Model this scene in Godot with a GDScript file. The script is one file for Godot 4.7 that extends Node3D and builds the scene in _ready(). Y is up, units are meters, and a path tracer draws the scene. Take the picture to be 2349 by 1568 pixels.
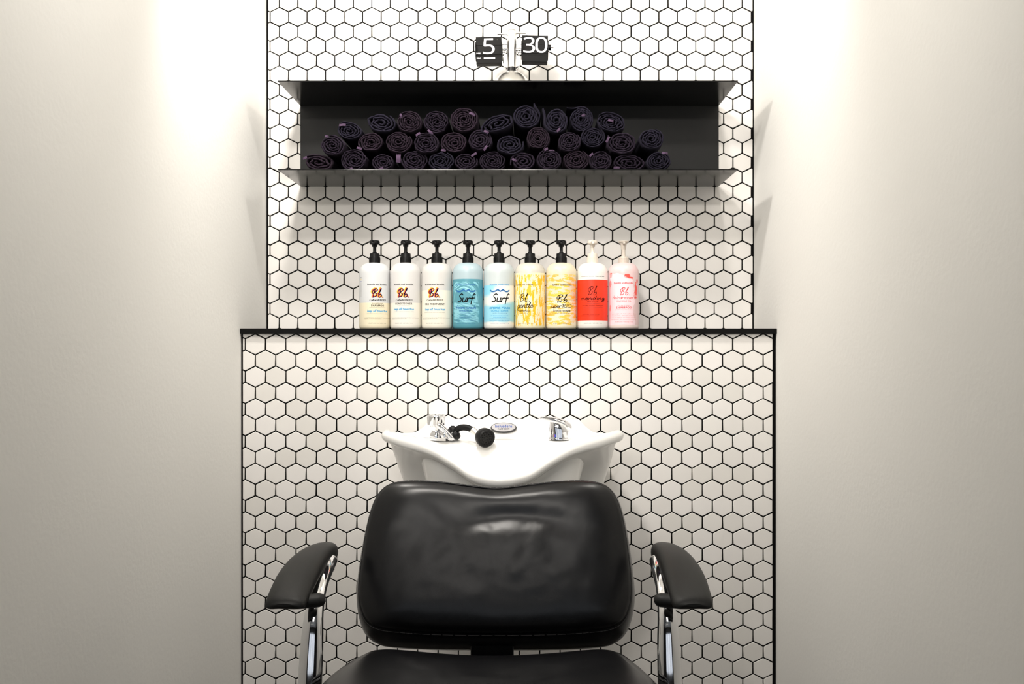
extends Node3D
# A shampoo station in a salon alcove: hex-tiled back wall with a ledge, a black metal towel shelf,
# pump bottles on the ledge, a porcelain wash basin and a black salon chair.
# x to the right, y up, z from the upper tiled wall (z = 0) towards the room; metres.

const WALL_L := -0.745      # inner face of the left side wall
const WALL_R := 0.6505      # inner face of the right side wall
const STEP := 0.239         # how far the lower tiled wall stands forward
const CEIL := 2.72
const ROOM_Z := 5.6
const ALCOVE_Z := 1.95

var taken := {}
var mats := {}

# ---------------------------------------------------------------- naming and adding

func numbered(called: String) -> String:
	var n: int = taken.get(called, 0)
	taken[called] = n + 1
	return called if n == 0 else "%s_%03d" % [called, n]

func thing(called: String, label: String, category: String, at := Vector3.ZERO, turn := 0.0, group := "") -> Node3D:
	var o := Node3D.new()
	o.name = numbered(called)
	add_child(o)
	o.position = at
	o.rotation.y = turn
	tag(o, label, category, group)
	return o

func tag(o: Node, label: String, category: String, group := "") -> void:
	o.set_meta("label", label)
	o.set_meta("category", category)
	if group != "":
		o.set_meta("group", group)

func put(called: String, m: Mesh, material: Material, parent: Node = null) -> MeshInstance3D:
	var o := MeshInstance3D.new()
	o.mesh = m
	o.material_override = material
	if parent == null:
		o.name = numbered(called)
		add_child(o)
	else:
		o.name = called
		parent.add_child(o, true)
	return o

func struct(called: String, m: Mesh, material: Material) -> MeshInstance3D:
	var o := put(called, m, material)
	o.set_meta("kind", "structure")
	return o

# ---------------------------------------------------------------- geometry collector

class Geo:
	var v := PackedVector3Array()
	var idx := PackedInt32Array()
	var uv := PackedVector2Array()
	var has_uv := false

	# adds a piece; turns its faces outwards (as seen from its own middle)
	func add(pv: PackedVector3Array, pi: PackedInt32Array, puv := PackedVector2Array(), flip := 0) -> void:
		var vol := 0.0
		if flip == 0:
			var c := Vector3.ZERO
			for p in pv:
				c += p
			c /= float(pv.size())
			for t in range(0, pi.size(), 3):
				vol += (pv[pi[t]] - c).dot((pv[pi[t + 1]] - c).cross(pv[pi[t + 2]] - c))
		else:
			vol = float(flip)
		var base := v.size()
		v.append_array(pv)
		if puv.size() == pv.size():
			has_uv = true
			uv.append_array(puv)
		else:
			var blank := PackedVector2Array()
			blank.resize(pv.size())
			uv.append_array(blank)
		for t in range(0, pi.size(), 3):
			if vol >= 0.0:
				idx.append(base + pi[t]); idx.append(base + pi[t + 1]); idx.append(base + pi[t + 2])
			else:
				idx.append(base + pi[t]); idx.append(base + pi[t + 2]); idx.append(base + pi[t + 1])

	# surface through rings of equal size; closed joins each ring's ends
	func loft(rings: Array, closed := true, cap_a := true, cap_b := true, flip := 0) -> void:
		var pv := PackedVector3Array()
		var pi := PackedInt32Array()
		var n: int = rings[0].size()
		for r in rings:
			pv.append_array(r)
		var last := n if closed else n - 1
		for i in rings.size() - 1:
			for j in last:
				var a := i * n + j
				var b := i * n + (j + 1) % n
				var c := a + n
				var d := b + n
				pi.append(a); pi.append(b); pi.append(d)
				pi.append(a); pi.append(d); pi.append(c)
		# caps have vertices of their own, so that the edge stays crisp
		for which in 2:
			if (which == 0 and not cap_a) or (which == 1 and not cap_b):
				continue
			var ring: PackedVector3Array = rings[0] if which == 0 else rings[rings.size() - 1]
			var at := pv.size()
			var mid := Vector3.ZERO
			for p in ring:
				mid += p
			pv.append_array(ring)
			pv.append(mid / float(n))
			for j in n:
				if which == 0:
					pi.append(at + (j + 1) % n); pi.append(at + j); pi.append(at + n)
				else:
					pi.append(at + j); pi.append(at + (j + 1) % n); pi.append(at + n)
		add(pv, pi, PackedVector2Array(), flip)

	# profile: Vector2(radius, height) from bottom to top, about the y axis of xf
	func lathe(profile: Array, segs := 32, xf := Transform3D(), cap_a := true, cap_b := true) -> void:
		var rings := []
		for p in profile:
			var r := PackedVector3Array()
			for j in segs:
				var a := TAU * j / segs
				r.append(xf * Vector3(p.x * sin(a), p.y, p.x * cos(a)))
			rings.append(r)
		loft(rings, true, cap_a, cap_b)

	# box with chamfered edges
	func box(lo: Vector3, hi: Vector3, ch := 0.0, xf := Transform3D()) -> void:
		if ch <= 0.0:
			for f in 6:
				var ax := f / 2
				var s := f % 2
				var pv := PackedVector3Array()
				for k in 4:
					var p := Vector3()
					p[ax] = hi[ax] if s else lo[ax]
					p[(ax + 1) % 3] = hi[(ax + 1) % 3] if (k == 1 or k == 2) else lo[(ax + 1) % 3]
					p[(ax + 2) % 3] = hi[(ax + 2) % 3] if k >= 2 else lo[(ax + 2) % 3]
					pv.append(xf * p)
				add(pv, PackedInt32Array([0, 1, 2, 0, 2, 3]), PackedVector2Array(), 1 if s else -1)
			return
		var c := (lo + hi) / 2.0
		var h := (hi - lo) / 2.0
		var rings := []
		for lv in [[-h.y, ch], [-h.y + ch, 0.0], [h.y - ch, 0.0], [h.y, ch]]:
			var r := PackedVector3Array()
			var ix: float = h.x - lv[1]
			var iz: float = h.z - lv[1]
			for q in [Vector2(1, -1), Vector2(1, 1), Vector2(-1, 1), Vector2(-1, -1)]:
				var first: Vector2 = q
				var a := Vector3(first.x * ix, lv[0], first.y * (iz - ch))
				var b := Vector3(first.x * (ix - ch), lv[0], first.y * iz)
				if first.x * first.y < 0.0:
					r.append(xf * (c + b)); r.append(xf * (c + a))
				else:
					r.append(xf * (c + a)); r.append(xf * (c + b))
			rings.append(r)
		loft_flat(rings)

	# like loft with caps, but every facet has its own vertices (hard edges)
	func loft_flat(rings: Array) -> void:
		var n: int = rings[0].size()
		var whole := PackedVector3Array()
		for r in rings:
			whole.append_array(r)
		var c := Vector3.ZERO
		for p in whole:
			c += p
		c /= float(whole.size())
		for i in rings.size() - 1:
			for j in n:
				var a: Vector3 = rings[i][j]
				var b: Vector3 = rings[i][(j + 1) % n]
				var d: Vector3 = rings[i + 1][(j + 1) % n]
				var e: Vector3 = rings[i + 1][j]
				var s := 1 if (b - a).cross(d - a).dot((a + b + d + e) / 4.0 - c) > 0.0 else -1
				add(PackedVector3Array([a, b, d, e]), PackedInt32Array([0, 1, 2, 0, 2, 3]), PackedVector2Array(), s)
		for which in 2:
			var ring: PackedVector3Array = rings[0] if which == 0 else rings[rings.size() - 1]
			var pi := PackedInt32Array()
			for j in range(1, n - 1):
				pi.append(0); pi.append(j); pi.append(j + 1)
			var s2 := 1 if (ring[1] - ring[0]).cross(ring[2] - ring[0]).dot(ring[0] - c) > 0.0 else -1
			add(ring, pi, PackedVector2Array(), s2)

	# tube along points; radii one number or one Vector2 (across, thick) per point; side says which way "across" lies
	func tube(points: Array, radii: Array, segs := 14, side := Vector3.ZERO, round_ends := true) -> void:
		var n := points.size()
		var rings := []
		var ref := side
		for i in n:
			var t: Vector3 = (points[mini(i + 1, n - 1)] - points[maxi(i - 1, 0)]).normalized()
			if ref == Vector3.ZERO:
				ref = Vector3.UP if absf(t.y) < 0.9 else Vector3.RIGHT
			var u := (ref - t * ref.dot(t)).normalized()
			if side == Vector3.ZERO:
				ref = u
			var w := t.cross(u)
			var fi := 0.0 if n < 2 else float(i) * (radii.size() - 1) / (n - 1)
			var r0 = radii[int(fi)]
			var r1 = radii[mini(int(fi) + 1, radii.size() - 1)]
			var rr = r0 + (r1 - r0) * (fi - int(fi))
			var ra: float = rr.x if rr is Vector2 else rr
			var rb: float = rr.y if rr is Vector2 else rr
			var steps := [[0.0, 1.0]]
			if round_ends and i == 0:
				steps = [[-0.9, 0.35], [-0.6, 0.78], [0.0, 1.0]]
			elif round_ends and i == n - 1:
				steps = [[0.0, 1.0], [0.6, 0.78], [0.9, 0.35]]
			for st in steps:
				var r := PackedVector3Array()
				for j in segs:
					var a := TAU * j / segs
					r.append(points[i] + t * (minf(ra, rb) * st[0]) + u * (ra * st[1] * cos(a)) + w * (rb * st[1] * sin(a)))
				rings.append(r)
		loft(rings)

	func mesh() -> ArrayMesh:
		var nrm := PackedVector3Array()
		nrm.resize(v.size())
		for t in range(0, idx.size(), 3):
			var a := idx[t]
			var b := idx[t + 1]
			var c := idx[t + 2]
			var f := (v[b] - v[a]).cross(v[c] - v[a])
			nrm[a] += f
			nrm[b] += f
			nrm[c] += f
		for i in nrm.size():
			nrm[i] = nrm[i].normalized()
		var cw := PackedInt32Array()
		cw.resize(idx.size())
		for t in range(0, idx.size(), 3):
			cw[t] = idx[t]
			cw[t + 1] = idx[t + 2]
			cw[t + 2] = idx[t + 1]
		var arr := []
		arr.resize(Mesh.ARRAY_MAX)
		arr[Mesh.ARRAY_VERTEX] = v
		arr[Mesh.ARRAY_NORMAL] = nrm
		arr[Mesh.ARRAY_INDEX] = cw
		if has_uv:
			arr[Mesh.ARRAY_TEX_UV] = uv
		var m := ArrayMesh.new()
		m.add_surface_from_arrays(Mesh.PRIMITIVE_TRIANGLES, arr)
		return m

func smooth3(pts: Array, per := 6) -> Array:
	var out := []
	for i in pts.size() - 1:
		var a = pts[maxi(i - 1, 0)]
		var b = pts[i]
		var c = pts[i + 1]
		var d = pts[mini(i + 2, pts.size() - 1)]
		for k in per:
			out.append(b.cubic_interpolate(c, a, d, float(k) / per))
	out.append(pts[pts.size() - 1])
	return out

func box_mesh(lo: Vector3, hi: Vector3, ch := 0.0) -> ArrayMesh:
	var g := Geo.new()
	g.box(lo, hi, ch)
	return g.mesh()

# ---------------------------------------------------------------- materials

func mat(c: Color, rough := 0.5, metal := 0.0, spec := 0.5) -> StandardMaterial3D:
	var m := StandardMaterial3D.new()
	m.albedo_color = c
	m.roughness = rough
	m.metallic = metal
	m.metallic_specular = spec
	return m

func s8(r: int, g: int, b: int) -> Color:
	return Color(r / 255.0, g / 255.0, b / 255.0)

func noise_tex(freq: float, size := 256, octaves := 3, sd := 1, lo := Color.BLACK, hi := Color.WHITE) -> NoiseTexture2D:
	var n := FastNoiseLite.new()
	n.seed = sd
	n.frequency = freq
	n.noise_type = FastNoiseLite.TYPE_SIMPLEX_SMOOTH
	n.fractal_octaves = octaves
	var t := NoiseTexture2D.new()
	t.width = size
	t.height = size
	t.seamless = true
	t.noise = n
	var ramp := Gradient.new()
	ramp.set_color(0, lo)
	ramp.set_color(1, hi)
	t.color_ramp = ramp
	return t

func relief(m: StandardMaterial3D, t: Texture2D, cm: float, per_metre: float) -> void:
	m.heightmap_enabled = true
	m.heightmap_texture = t
	m.heightmap_scale = cm
	m.uv1_triplanar = true
	m.uv1_world_triplanar = true
	m.uv1_scale = Vector3.ONE * per_metre

func make_materials() -> void:
	mats.tile = []
	for c in [s8(236, 233, 229), s8(232, 229, 225), s8(238, 235, 232), s8(229, 226, 221)]:
		var tm := mat(c, 0.34)
		mats.tile.append(tm)
	mats.grout = mat(s8(13, 12, 12), 0.9, 0.0, 0.2)
	relief(mats.grout, noise_tex(0.06, 256, 3, 4), 0.05, 12.0)
	mats.paint = mat(s8(234, 233, 229), 0.75, 0.0, 0.3)
	relief(mats.paint, noise_tex(0.05, 256, 4, 5), 0.02, 5.0)
	mats.dark_paint = mat(s8(78, 76, 74), 0.7, 0.0, 0.3)
	mats.ceiling = mat(s8(238, 237, 233), 0.85, 0.0, 0.3)
	mats.floor = mat(s8(46, 43, 40), 0.35)
	mats.black_steel = mat(s8(17, 17, 17), 0.15, 0.0, 0.33)
	mats.black_steel_back = mat(s8(21, 21, 21), 0.5, 0.0, 0.4)
	mats.ledge = mat(s8(9, 9, 9), 0.5, 0.0, 0.25)
	mats.porcelain = mat(s8(244, 243, 240), 0.12)
	mats.porcelain_under = mats.porcelain
	mats.chrome = mat(s8(232, 232, 234), 0.06, 1.0)
	mats.satin_chrome = mat(s8(240, 238, 234), 0.3, 1.0)
	mats.black_plastic = mat(s8(12, 12, 13), 0.42, 0.0, 0.35)
	mats.black_rubber = mat(s8(16, 16, 16), 0.5, 0.0, 0.35)
	mats.vinyl = mat(s8(14, 14, 16), 0.29, 0.0, 0.43)
	relief(mats.vinyl, noise_tex(0.09, 512, 4, 7), 0.006, 16.0)
	mats.vinyl_thread = mat(s8(58, 56, 57), 0.7)
	mats.arm_pad = mat(s8(27, 27, 26), 0.5, 0.0, 0.4)
	relief(mats.arm_pad, noise_tex(0.16, 256, 2, 8), 0.012, 24.0)
	mats.lamp_black = mat(s8(40, 40, 40), 0.45)
	var bulb := mat(s8(255, 250, 240), 0.4)
	bulb.emission_enabled = true
	bulb.emission = s8(255, 240, 214)
	bulb.emission_energy_multiplier = 1.5
	mats.bulb = bulb
	mats.ink = mat(s8(14, 12, 13), 0.5, 0.0, 0.2)
	mats.white = mat(s8(240, 240, 244), 0.5)
	mats.flap = mat(s8(20, 20, 20), 0.55, 0.0, 0.25)

# ---------------------------------------------------------------- the scene

func _ready() -> void:
	# camera: level, square on to the wall, with a small lens shift
	var cam := Camera3D.new()
	cam.name = "camera"
	cam.position = Vector3(0.0, 1.08, 2.7)
	cam.projection = Camera3D.PROJECTION_FRUSTUM
	cam.near = 0.05
	cam.far = 50.0
	cam.size = 2.0 * 784.0 / 2163.0 * cam.near
	cam.frustum_offset = Vector2(-33.5, 16.0) / 2163.0 * cam.near
	add_child(cam)
	cam.current = true

	var env := Environment.new()
	env.background_mode = Environment.BG_COLOR
	env.background_color = Color(0.93, 0.96, 1.0)   # overcast daylight outside the added window
	env.background_energy_multiplier = 1.0
	env.tonemap_mode = Environment.TONE_MAPPER_LINEAR
	env.tonemap_exposure = 1.0
	env.sdfgi_enabled = true
	env.ssao_enabled = true
	env.ssil_enabled = true
	var we := WorldEnvironment.new()
	we.environment = env
	add_child(we)

	make_materials()
	# the alcove's two ceiling lamps and the panels of the room behind
	alcove_lamp(Vector3(-0.52, 2.24, 0.78), Vector3(0.18, -0.75, -0.75), LAMP_LEFT, "black spot lamp hanging by the left wall above the towel shelf")
	alcove_lamp(Vector3(0.46, 2.30, 0.80), Vector3(-0.18, -0.75, -0.75), LAMP_RIGHT, "black spot lamp hanging by the right wall above the towel shelf")
	spot_head("spot_lamp", Vector3(-0.30, 2.46, 1.72), Vector3(0.1, -0.50, -0.86), FRONT, 82.0, 0.9, 0.07, "black spot lamp hanging above the front of the chair", "")
	track_spots()
	ceiling_panel(Vector3(-0.06, CEIL - 0.012, 3.55), Vector2(0.95, 1.4), "large white ceiling panel light in the room")

	room()
	tiled_wall_upper()
	tiled_wall_lower()
	ledge()
	towel_shelf()
	basin()
	chair()
	bottles()
	towels()
	clock()
	taps()

const LAMP_COLOUR := Color(1.0, 0.977, 0.946)
const LAMP_LEFT := 0.84
const LAMP_RIGHT := 0.43
const FRONT := 1.5
const PANEL := 0.7
const TRACK := 1.9

func alcove_lamp(at: Vector3, aim: Vector3, energy: float, label: String) -> void:
	spot_head("spot_lamp", at, aim, energy, 74.0, 0.75, 0.055, label, "")

func spot_head(called: String, at: Vector3, aim: Vector3, energy: float, cone: float, blend: float, size: float, label: String, group: String) -> void:
	var t := thing(called, label, "lamp", at, 0.0, group)
	var xf := Transform3D(Basis(Quaternion(Vector3.DOWN, aim.normalized())), Vector3.ZERO)
	var g := Geo.new()
	# an open can: outside, lip, inside
	g.lathe([Vector2(0.018, 0.13), Vector2(0.05, 0.115), Vector2(0.055, 0.1), Vector2(0.055, -0.02), Vector2(0.052, -0.02), Vector2(0.05, 0.06), Vector2(0.02, 0.08)], 28, xf, true, true)
	put("lamp_shade", g.mesh(), mats.lamp_black, t)
	var b := Geo.new()
	b.lathe([Vector2(0.012, 0.075), Vector2(0.028, 0.045), Vector2(0.034, 0.015), Vector2(0.028, -0.008), Vector2(0.012, -0.016)], 24, xf)
	put("bulb", b.mesh(), mats.bulb, t)
	var s := Geo.new()
	var top := xf * Vector3(0, 0.12, 0)
	s.tube([top, Vector3(top.x, top.y + 0.05, top.z), Vector3(top.x, CEIL - at.y - 0.02, top.z)], [0.007], 10, Vector3.ZERO, false)
	s.lathe([Vector2(0.045, CEIL - at.y - 0.025), Vector2(0.045, CEIL - at.y)], 24, Transform3D(Basis(), Vector3(top.x, 0, top.z)))
	put("stem", s.mesh(), mats.lamp_black, t)
	var l := SpotLight3D.new()
	l.name = "spot_lamp_light"
	l.light_color = LAMP_COLOUR
	l.light_energy = energy
	l.light_size = size
	l.spot_range = 12.0
	l.spot_attenuation = 2.0
	l.spot_angle = cone
	l.spot_angle_attenuation = blend
	l.shadow_enabled = true
	t.add_child(l)
	l.position = xf * Vector3(0, -0.022 - size, 0)
	l.basis = Basis.looking_at(aim, Vector3.UP)

func track_spots() -> void:
	# a ceiling track across the room with three heads aimed at the tiled wall
	var z := 4.3
	var rail := put("lamp_track", box_mesh(Vector3(-1.5, CEIL - 0.03, z - 0.018), Vector3(0.4, CEIL, z + 0.018), 0.002), mats.lamp_black)
	tag(rail, "black ceiling track carrying three spot heads", "lamp track")
	var where := ["beside the end of the ceiling track", "in the middle of the ceiling track", "at the inner end of the ceiling track"]
	for i in 3:
		var at := Vector3(-1.15 + 0.55 * i, 2.40, z)
		var aim := Vector3(-0.05, 1.30, 0.1) - at
		spot_head("track_spot", at, aim, TRACK, 14.0, 1.0, 0.07, "black track spot head " + where[i], "spot heads on the ceiling track")

func ceiling_panel(at: Vector3, size: Vector2, label: String) -> void:
	var t := thing("ceiling_light", label, "light", at)
	var hx := size.x / 2.0
	var hz := size.y / 2.0
	var f := Geo.new()
	for s in [-1.0, 1.0]:
		f.box(Vector3(s * (hx + 0.012) - 0.012, -0.012, -hz - 0.024), Vector3(s * (hx + 0.012) + 0.012, 0.012, hz + 0.024))
		f.box(Vector3(-hx, -0.012, s * (hz + 0.012) - 0.012), Vector3(hx, 0.012, s * (hz + 0.012) + 0.012))
	put("frame", f.mesh(), mats.white, t)
	var em := mat(s8(250, 250, 250), 0.6)
	em.emission_enabled = true
	em.emission = s8(255, 250, 244)
	em.emission_energy_multiplier = 0.8
	put("diffuser", box_mesh(Vector3(-hx, -0.004, -hz), Vector3(hx, 0.008, hz)), em, t)
	var l := AreaLight3D.new()
	l.name = "ceiling_light_area"
	l.area_size = size * 0.99
	l.area_range = 12.0
	l.area_attenuation = 2.0
	l.light_color = s8(255, 250, 244)
	l.light_energy = PANEL
	l.shadow_enabled = true
	t.add_child(l)
	l.position = Vector3(0, -0.016, 0)
	l.rotation_degrees.x = -90.0

func room() -> void:
	var w := 0.12
	struct("floor", box_mesh(Vector3(-3.0, -0.1, -0.25), Vector3(3.0, 0.0, ROOM_Z + w)), mats.floor)
	struct("ceiling", box_mesh(Vector3(-3.0, CEIL, -0.25), Vector3(3.0, CEIL + 0.1, ROOM_Z + w)), mats.ceiling)
	struct("wall_left", box_mesh(Vector3(WALL_L - w, 0.0, -0.25), Vector3(WALL_L, CEIL, ALCOVE_Z)), mats.paint)
	struct("wall_right", box_mesh(Vector3(WALL_R, 0.0, -0.25), Vector3(WALL_R + w, CEIL, ALCOVE_Z)), mats.paint)
	struct("wall_left_return", box_mesh(Vector3(-3.0, 0.0, ALCOVE_Z - w), Vector3(WALL_L - w, CEIL, ALCOVE_Z)), mats.paint)
	struct("wall_right_return", box_mesh(Vector3(WALL_R + w, 0.0, ALCOVE_Z - w), Vector3(3.0, CEIL, ALCOVE_Z)), mats.paint)
	struct("wall_left_room", box_mesh(Vector3(-3.0 - w, 0.0, ALCOVE_Z - w), Vector3(-3.0, CEIL, ROOM_Z + w)), mats.dark_paint)
	struct("wall_right_room", box_mesh(Vector3(3.0, 0.0, ALCOVE_Z - w), Vector3(3.0 + w, CEIL, ROOM_Z + w)), mats.dark_paint)
	# the wall behind the viewer gets an unseen window, added for bright chrome reflections
	var wf := Geo.new()
	wf.box(Vector3(-3.0, 0.0, ROOM_Z), Vector3(-1.9, CEIL, ROOM_Z + w))
	wf.box(Vector3(1.9, 0.0, ROOM_Z), Vector3(3.0, CEIL, ROOM_Z + w))
	wf.box(Vector3(-1.9, 0.0, ROOM_Z), Vector3(1.9, 0.9, ROOM_Z + w))
	wf.box(Vector3(-1.9, 2.35, ROOM_Z), Vector3(1.9, CEIL, ROOM_Z + w))
	struct("wall_front", wf.mesh(), mats.dark_paint)
	var fr := Geo.new()
	for x in [-1.87, -0.62, 0.62, 1.87]:
		fr.box(Vector3(x - 0.03, 0.9, ROOM_Z + 0.02), Vector3(x + 0.03, 2.35, ROOM_Z + 0.08))
	for y in [0.93, 2.32]:
		fr.box(Vector3(-1.84, y - 0.03, ROOM_Z + 0.02), Vector3(1.84, y + 0.03, ROOM_Z + 0.08))
	var win := struct("added_window_1", fr.mesh(), mats.lamp_black)
	var glass := mat(Color(1, 1, 1, 0.06), 0.02)
	glass.transparency = BaseMaterial3D.TRANSPARENCY_ALPHA
	for x in [-1.245, 0.0, 1.245]:
		put("pane", box_mesh(Vector3(x - 0.595, 0.96, ROOM_Z + 0.048), Vector3(x + 0.595, 2.29, ROOM_Z + 0.054)), glass, win)

# ---------------------------------------------------------------- hexagon tiles

func hexagon(px: float, row: float) -> Array:
	var e := row * 0.3425
	var r := row - e
	return [Vector2(px / 2, -e), Vector2(px / 2, e), Vector2(0, r), Vector2(-px / 2, e), Vector2(-px / 2, -e), Vector2(0, -r)]

func clip(poly: Array, axis: int, limit: float, keep_less: bool) -> Array:
	var out := []
	for i in poly.size():
		var a: Vector2 = poly[i]
		var b: Vector2 = poly[(i + 1) % poly.size()]
		var ia := (a[axis] <= limit) == keep_less
		var ib := (b[axis] <= limit) == keep_less
		if ia:
			out.append(a)
		if ia != ib:
			out.append(a.lerp(b, (limit - a[axis]) / (b[axis] - a[axis])))
	return out

func shrink(poly: Array, by: float) -> Array:
	# moves every edge of a convex outline inwards
	var n := poly.size()
	var mid := Vector2.ZERO
	for p in poly:
		mid += p
	mid /= float(n)
	var out := []
	for i in n:
		var p0: Vector2 = poly[(i + n - 1) % n]
		var p1: Vector2 = poly[i]
		var p2: Vector2 = poly[(i + 1) % n]
		var d1 := (p1 - p0).normalized()
		var d2 := (p2 - p1).normalized()
		var n1 := Vector2(-d1.y, d1.x)
		var n2 := Vector2(-d2.y, d2.x)
		if n1.dot(mid - p1) < 0.0:
			n1 = -n1
			n2 = -n2
		var k := 1.0 + n1.dot(n2)
		out.append(p1 + (n1 + n2) * (by / maxf(k, 0.35)))
	return out

func area_of(poly: Array) -> float:
	var s := 0.0
	for i in poly.size():
		s += poly[i].cross(poly[(i + 1) % poly.size()])
	return absf(s) / 2.0

func tile_into(g: Geo, poly: Array, at: Vector2, thick: float, tilt := Vector2.ZERO) -> void:
	var inner := shrink(poly, 0.0009)
	var rings := []
	for lv in [[poly, -0.002], [poly, thick - 0.0008], [inner, thick]]:
		var r := PackedVector3Array()
		for p in lv[0]:
			r.append(Vector3(at.x + p.x, at.y + p.y, lv[1] + (p.x * tilt.x + p.y * tilt.y if lv[1] > 0.0 else 0.0)))
		rings.append(r)
	g.loft(rings, true, false, true)

# the tiles of one wall: full ones that the room sees are parts, the cut and covered ones are joined
func lay_tiles(wall: MeshInstance3D, z: float, x_edge: float, y_row: float, pitch: float, row: float, lo: Vector2, hi: Vector2, covered: Array, sd: int) -> void:
	var rng := RandomNumberGenerator.new()
	rng.seed = sd
	var joint := 0.0015
	var thick := 0.0022
	var shapes := []
	for k in 6:
		var g := Geo.new()
		tile_into(g, shrink(hexagon(pitch, row), joint + 0.0001 * (k % 3)), Vector2.ZERO, thick, Vector2(rng.randf_range(-0.006, 0.006), rng.randf_range(-0.006, 0.006)))
		shapes.append(g.mesh())
	var rest := Geo.new()
	var parts := 0
	var k0 := int(floor((lo.y - y_row) / row)) - 1
	var k1 := int(ceil((hi.y - y_row) / row)) + 1
	for k in range(k1, k0, -1):
		var cy := y_row + k * row
		var shift := 0.5 if posmod(k, 2) == 0 else 0.0
		var i0 := int(floor((lo.x - x_edge) / pitch)) - 1
		for i in range(i0, i0 + 32):
			var cx := x_edge + (i + shift) * pitch
			var at := Vector2(cx + rng.randf_range(-0.0003, 0.0003), cy + rng.randf_range(-0.0003, 0.0003))
			var poly := hexagon(pitch, row)
			var whole := at.x - pitch / 2 > lo.x and at.x + pitch / 2 < hi.x and at.y - row * 0.66 > lo.y and at.y + row * 0.66 < hi.y
			var kind := rng.randi() % 6
			var tone := rng.randi() % 4
			if whole:
				var hidden := false
				for c in covered:
					if c.has_point(at):
						hidden = true
				if not hidden and parts < 300:
					parts += 1
					var o := put("tile", shapes[kind], mats.tile[tone], wall)
					o.position = Vector3(at.x, at.y, z)
					continue
				tile_into(rest, shrink(poly, joint), at, z + thick)
				continue
			poly = poly.map(func(p): return p + at)
			poly = shrink(poly, joint)
			poly = clip(poly, 0, lo.x, false)
			if poly.size() > 2: poly = clip(poly, 0, hi.x - rng.randf_range(0.0, 0.0012), true)
			if poly.size() > 2: poly = clip(poly, 1, lo.y, false)
			if poly.size() > 2: poly = clip(poly, 1, hi.y, true)
			var left := 1e9
			for p in poly:
				left = minf(left, p.x)
			if hi.x - left < 0.0055:   # no slivers: the joint by the right wall is just filled with grout
				continue
			if poly.size() > 2 and area_of(poly) > 0.00003:
				tile_into(rest, poly, Vector2.ZERO, z + thick)
	var o2 := put("cut_and_covered_tiles", rest.mesh(), mats.tile[0], wall)
	o2.set_meta("kind", "stuff")

func tiled_wall_upper() -> void:
	var wall := struct("wall_back", box_mesh(Vector3(WALL_L, 1.10, -0.12), Vector3(WALL_R, CEIL, -0.0005)), mats.grout)
	lay_tiles(wall, -0.0005, -0.7345, 2.0295, 0.053, 0.0417, Vector2(-0.7398, 1.120), Vector2(0.6475, CEIL),
		[Rect2(-0.71, 1.54, 1.30, 0.30), Rect2(-0.47, 1.10, 0.78, 0.28), Rect2(-2, 2.09, 5, 2)], 11)

func tiled_wall_lower() -> void:
	var wall := struct("wall_back_lower", box_mesh(Vector3(WALL_L, 0.0, -0.0005), Vector3(WALL_R, 1.1195, STEP - 0.0005)), mats.grout)
	lay_tiles(wall, STEP - 0.0005, -0.6812, 0.5856, 0.053, 0.0422, Vector2(-0.7402, 0.01), Vector2(0.642, 1.1195),
		[Rect2(-0.38, 0.70, 0.64, 0.19), Rect2(-0.45, 0.31, 0.76, 0.43), Rect2(-2, -2, 5, 2.21), Rect2(-0.55, 0.0, 0.97, 0.32)], 12)

func ledge() -> void:
	var m := box_mesh(Vector3(WALL_L + 0.0005, 1.1195, 0.0025), Vector3(WALL_R - 0.0005, 1.1332, 0.2515), 0.0008)
	var o := put("ledge_slab", m, mats.ledge)
	tag(o, "long black ledge slab along the step in the tiled wall, under the bottles", "ledge")

func towel_shelf() -> void:
	var t := thing("wall_shelf", "wide black sheet metal shelf on the tiled wall holding rolled towels", "shelf", Vector3(-0.6466, 1.5444, 0.0025))
	var w := 1.1956
	put("back_panel", box_mesh(Vector3(0, 0, 0), Vector3(w, 0.2326, 0.003), 0.0004), mats.black_steel_back, t)
	put("bottom_panel", box_mesh(Vector3(0, 0, 0.003), Vector3(w, 0.003, 0.2485), 0.0005), mats.black_steel, t)
	put("top_panel", box_mesh(Vector3(0, 0.2296, 0.003), Vector3(w, 0.2326, 0.2485), 0.0005), mats.black_steel, t)

# ---------------------------------------------------------------- wash basin

func ellipse_disc(g: Geo, rx: float, ry: float, lo: float, hi: float, xf: Transform3D, segs := 40) -> void:
	var rings := []
	for lv in [[1.0, lo], [1.0, hi - (hi - lo) * 0.4], [0.97, hi]]:
		var r := PackedVector3Array()
		for j in segs:
			var a := TAU * j / segs
			r.append(xf * Vector3(rx * lv[0] * cos(a), ry * lv[0] * sin(a), lv[1]))
		rings.append(r)
	g.loft(rings)

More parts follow.
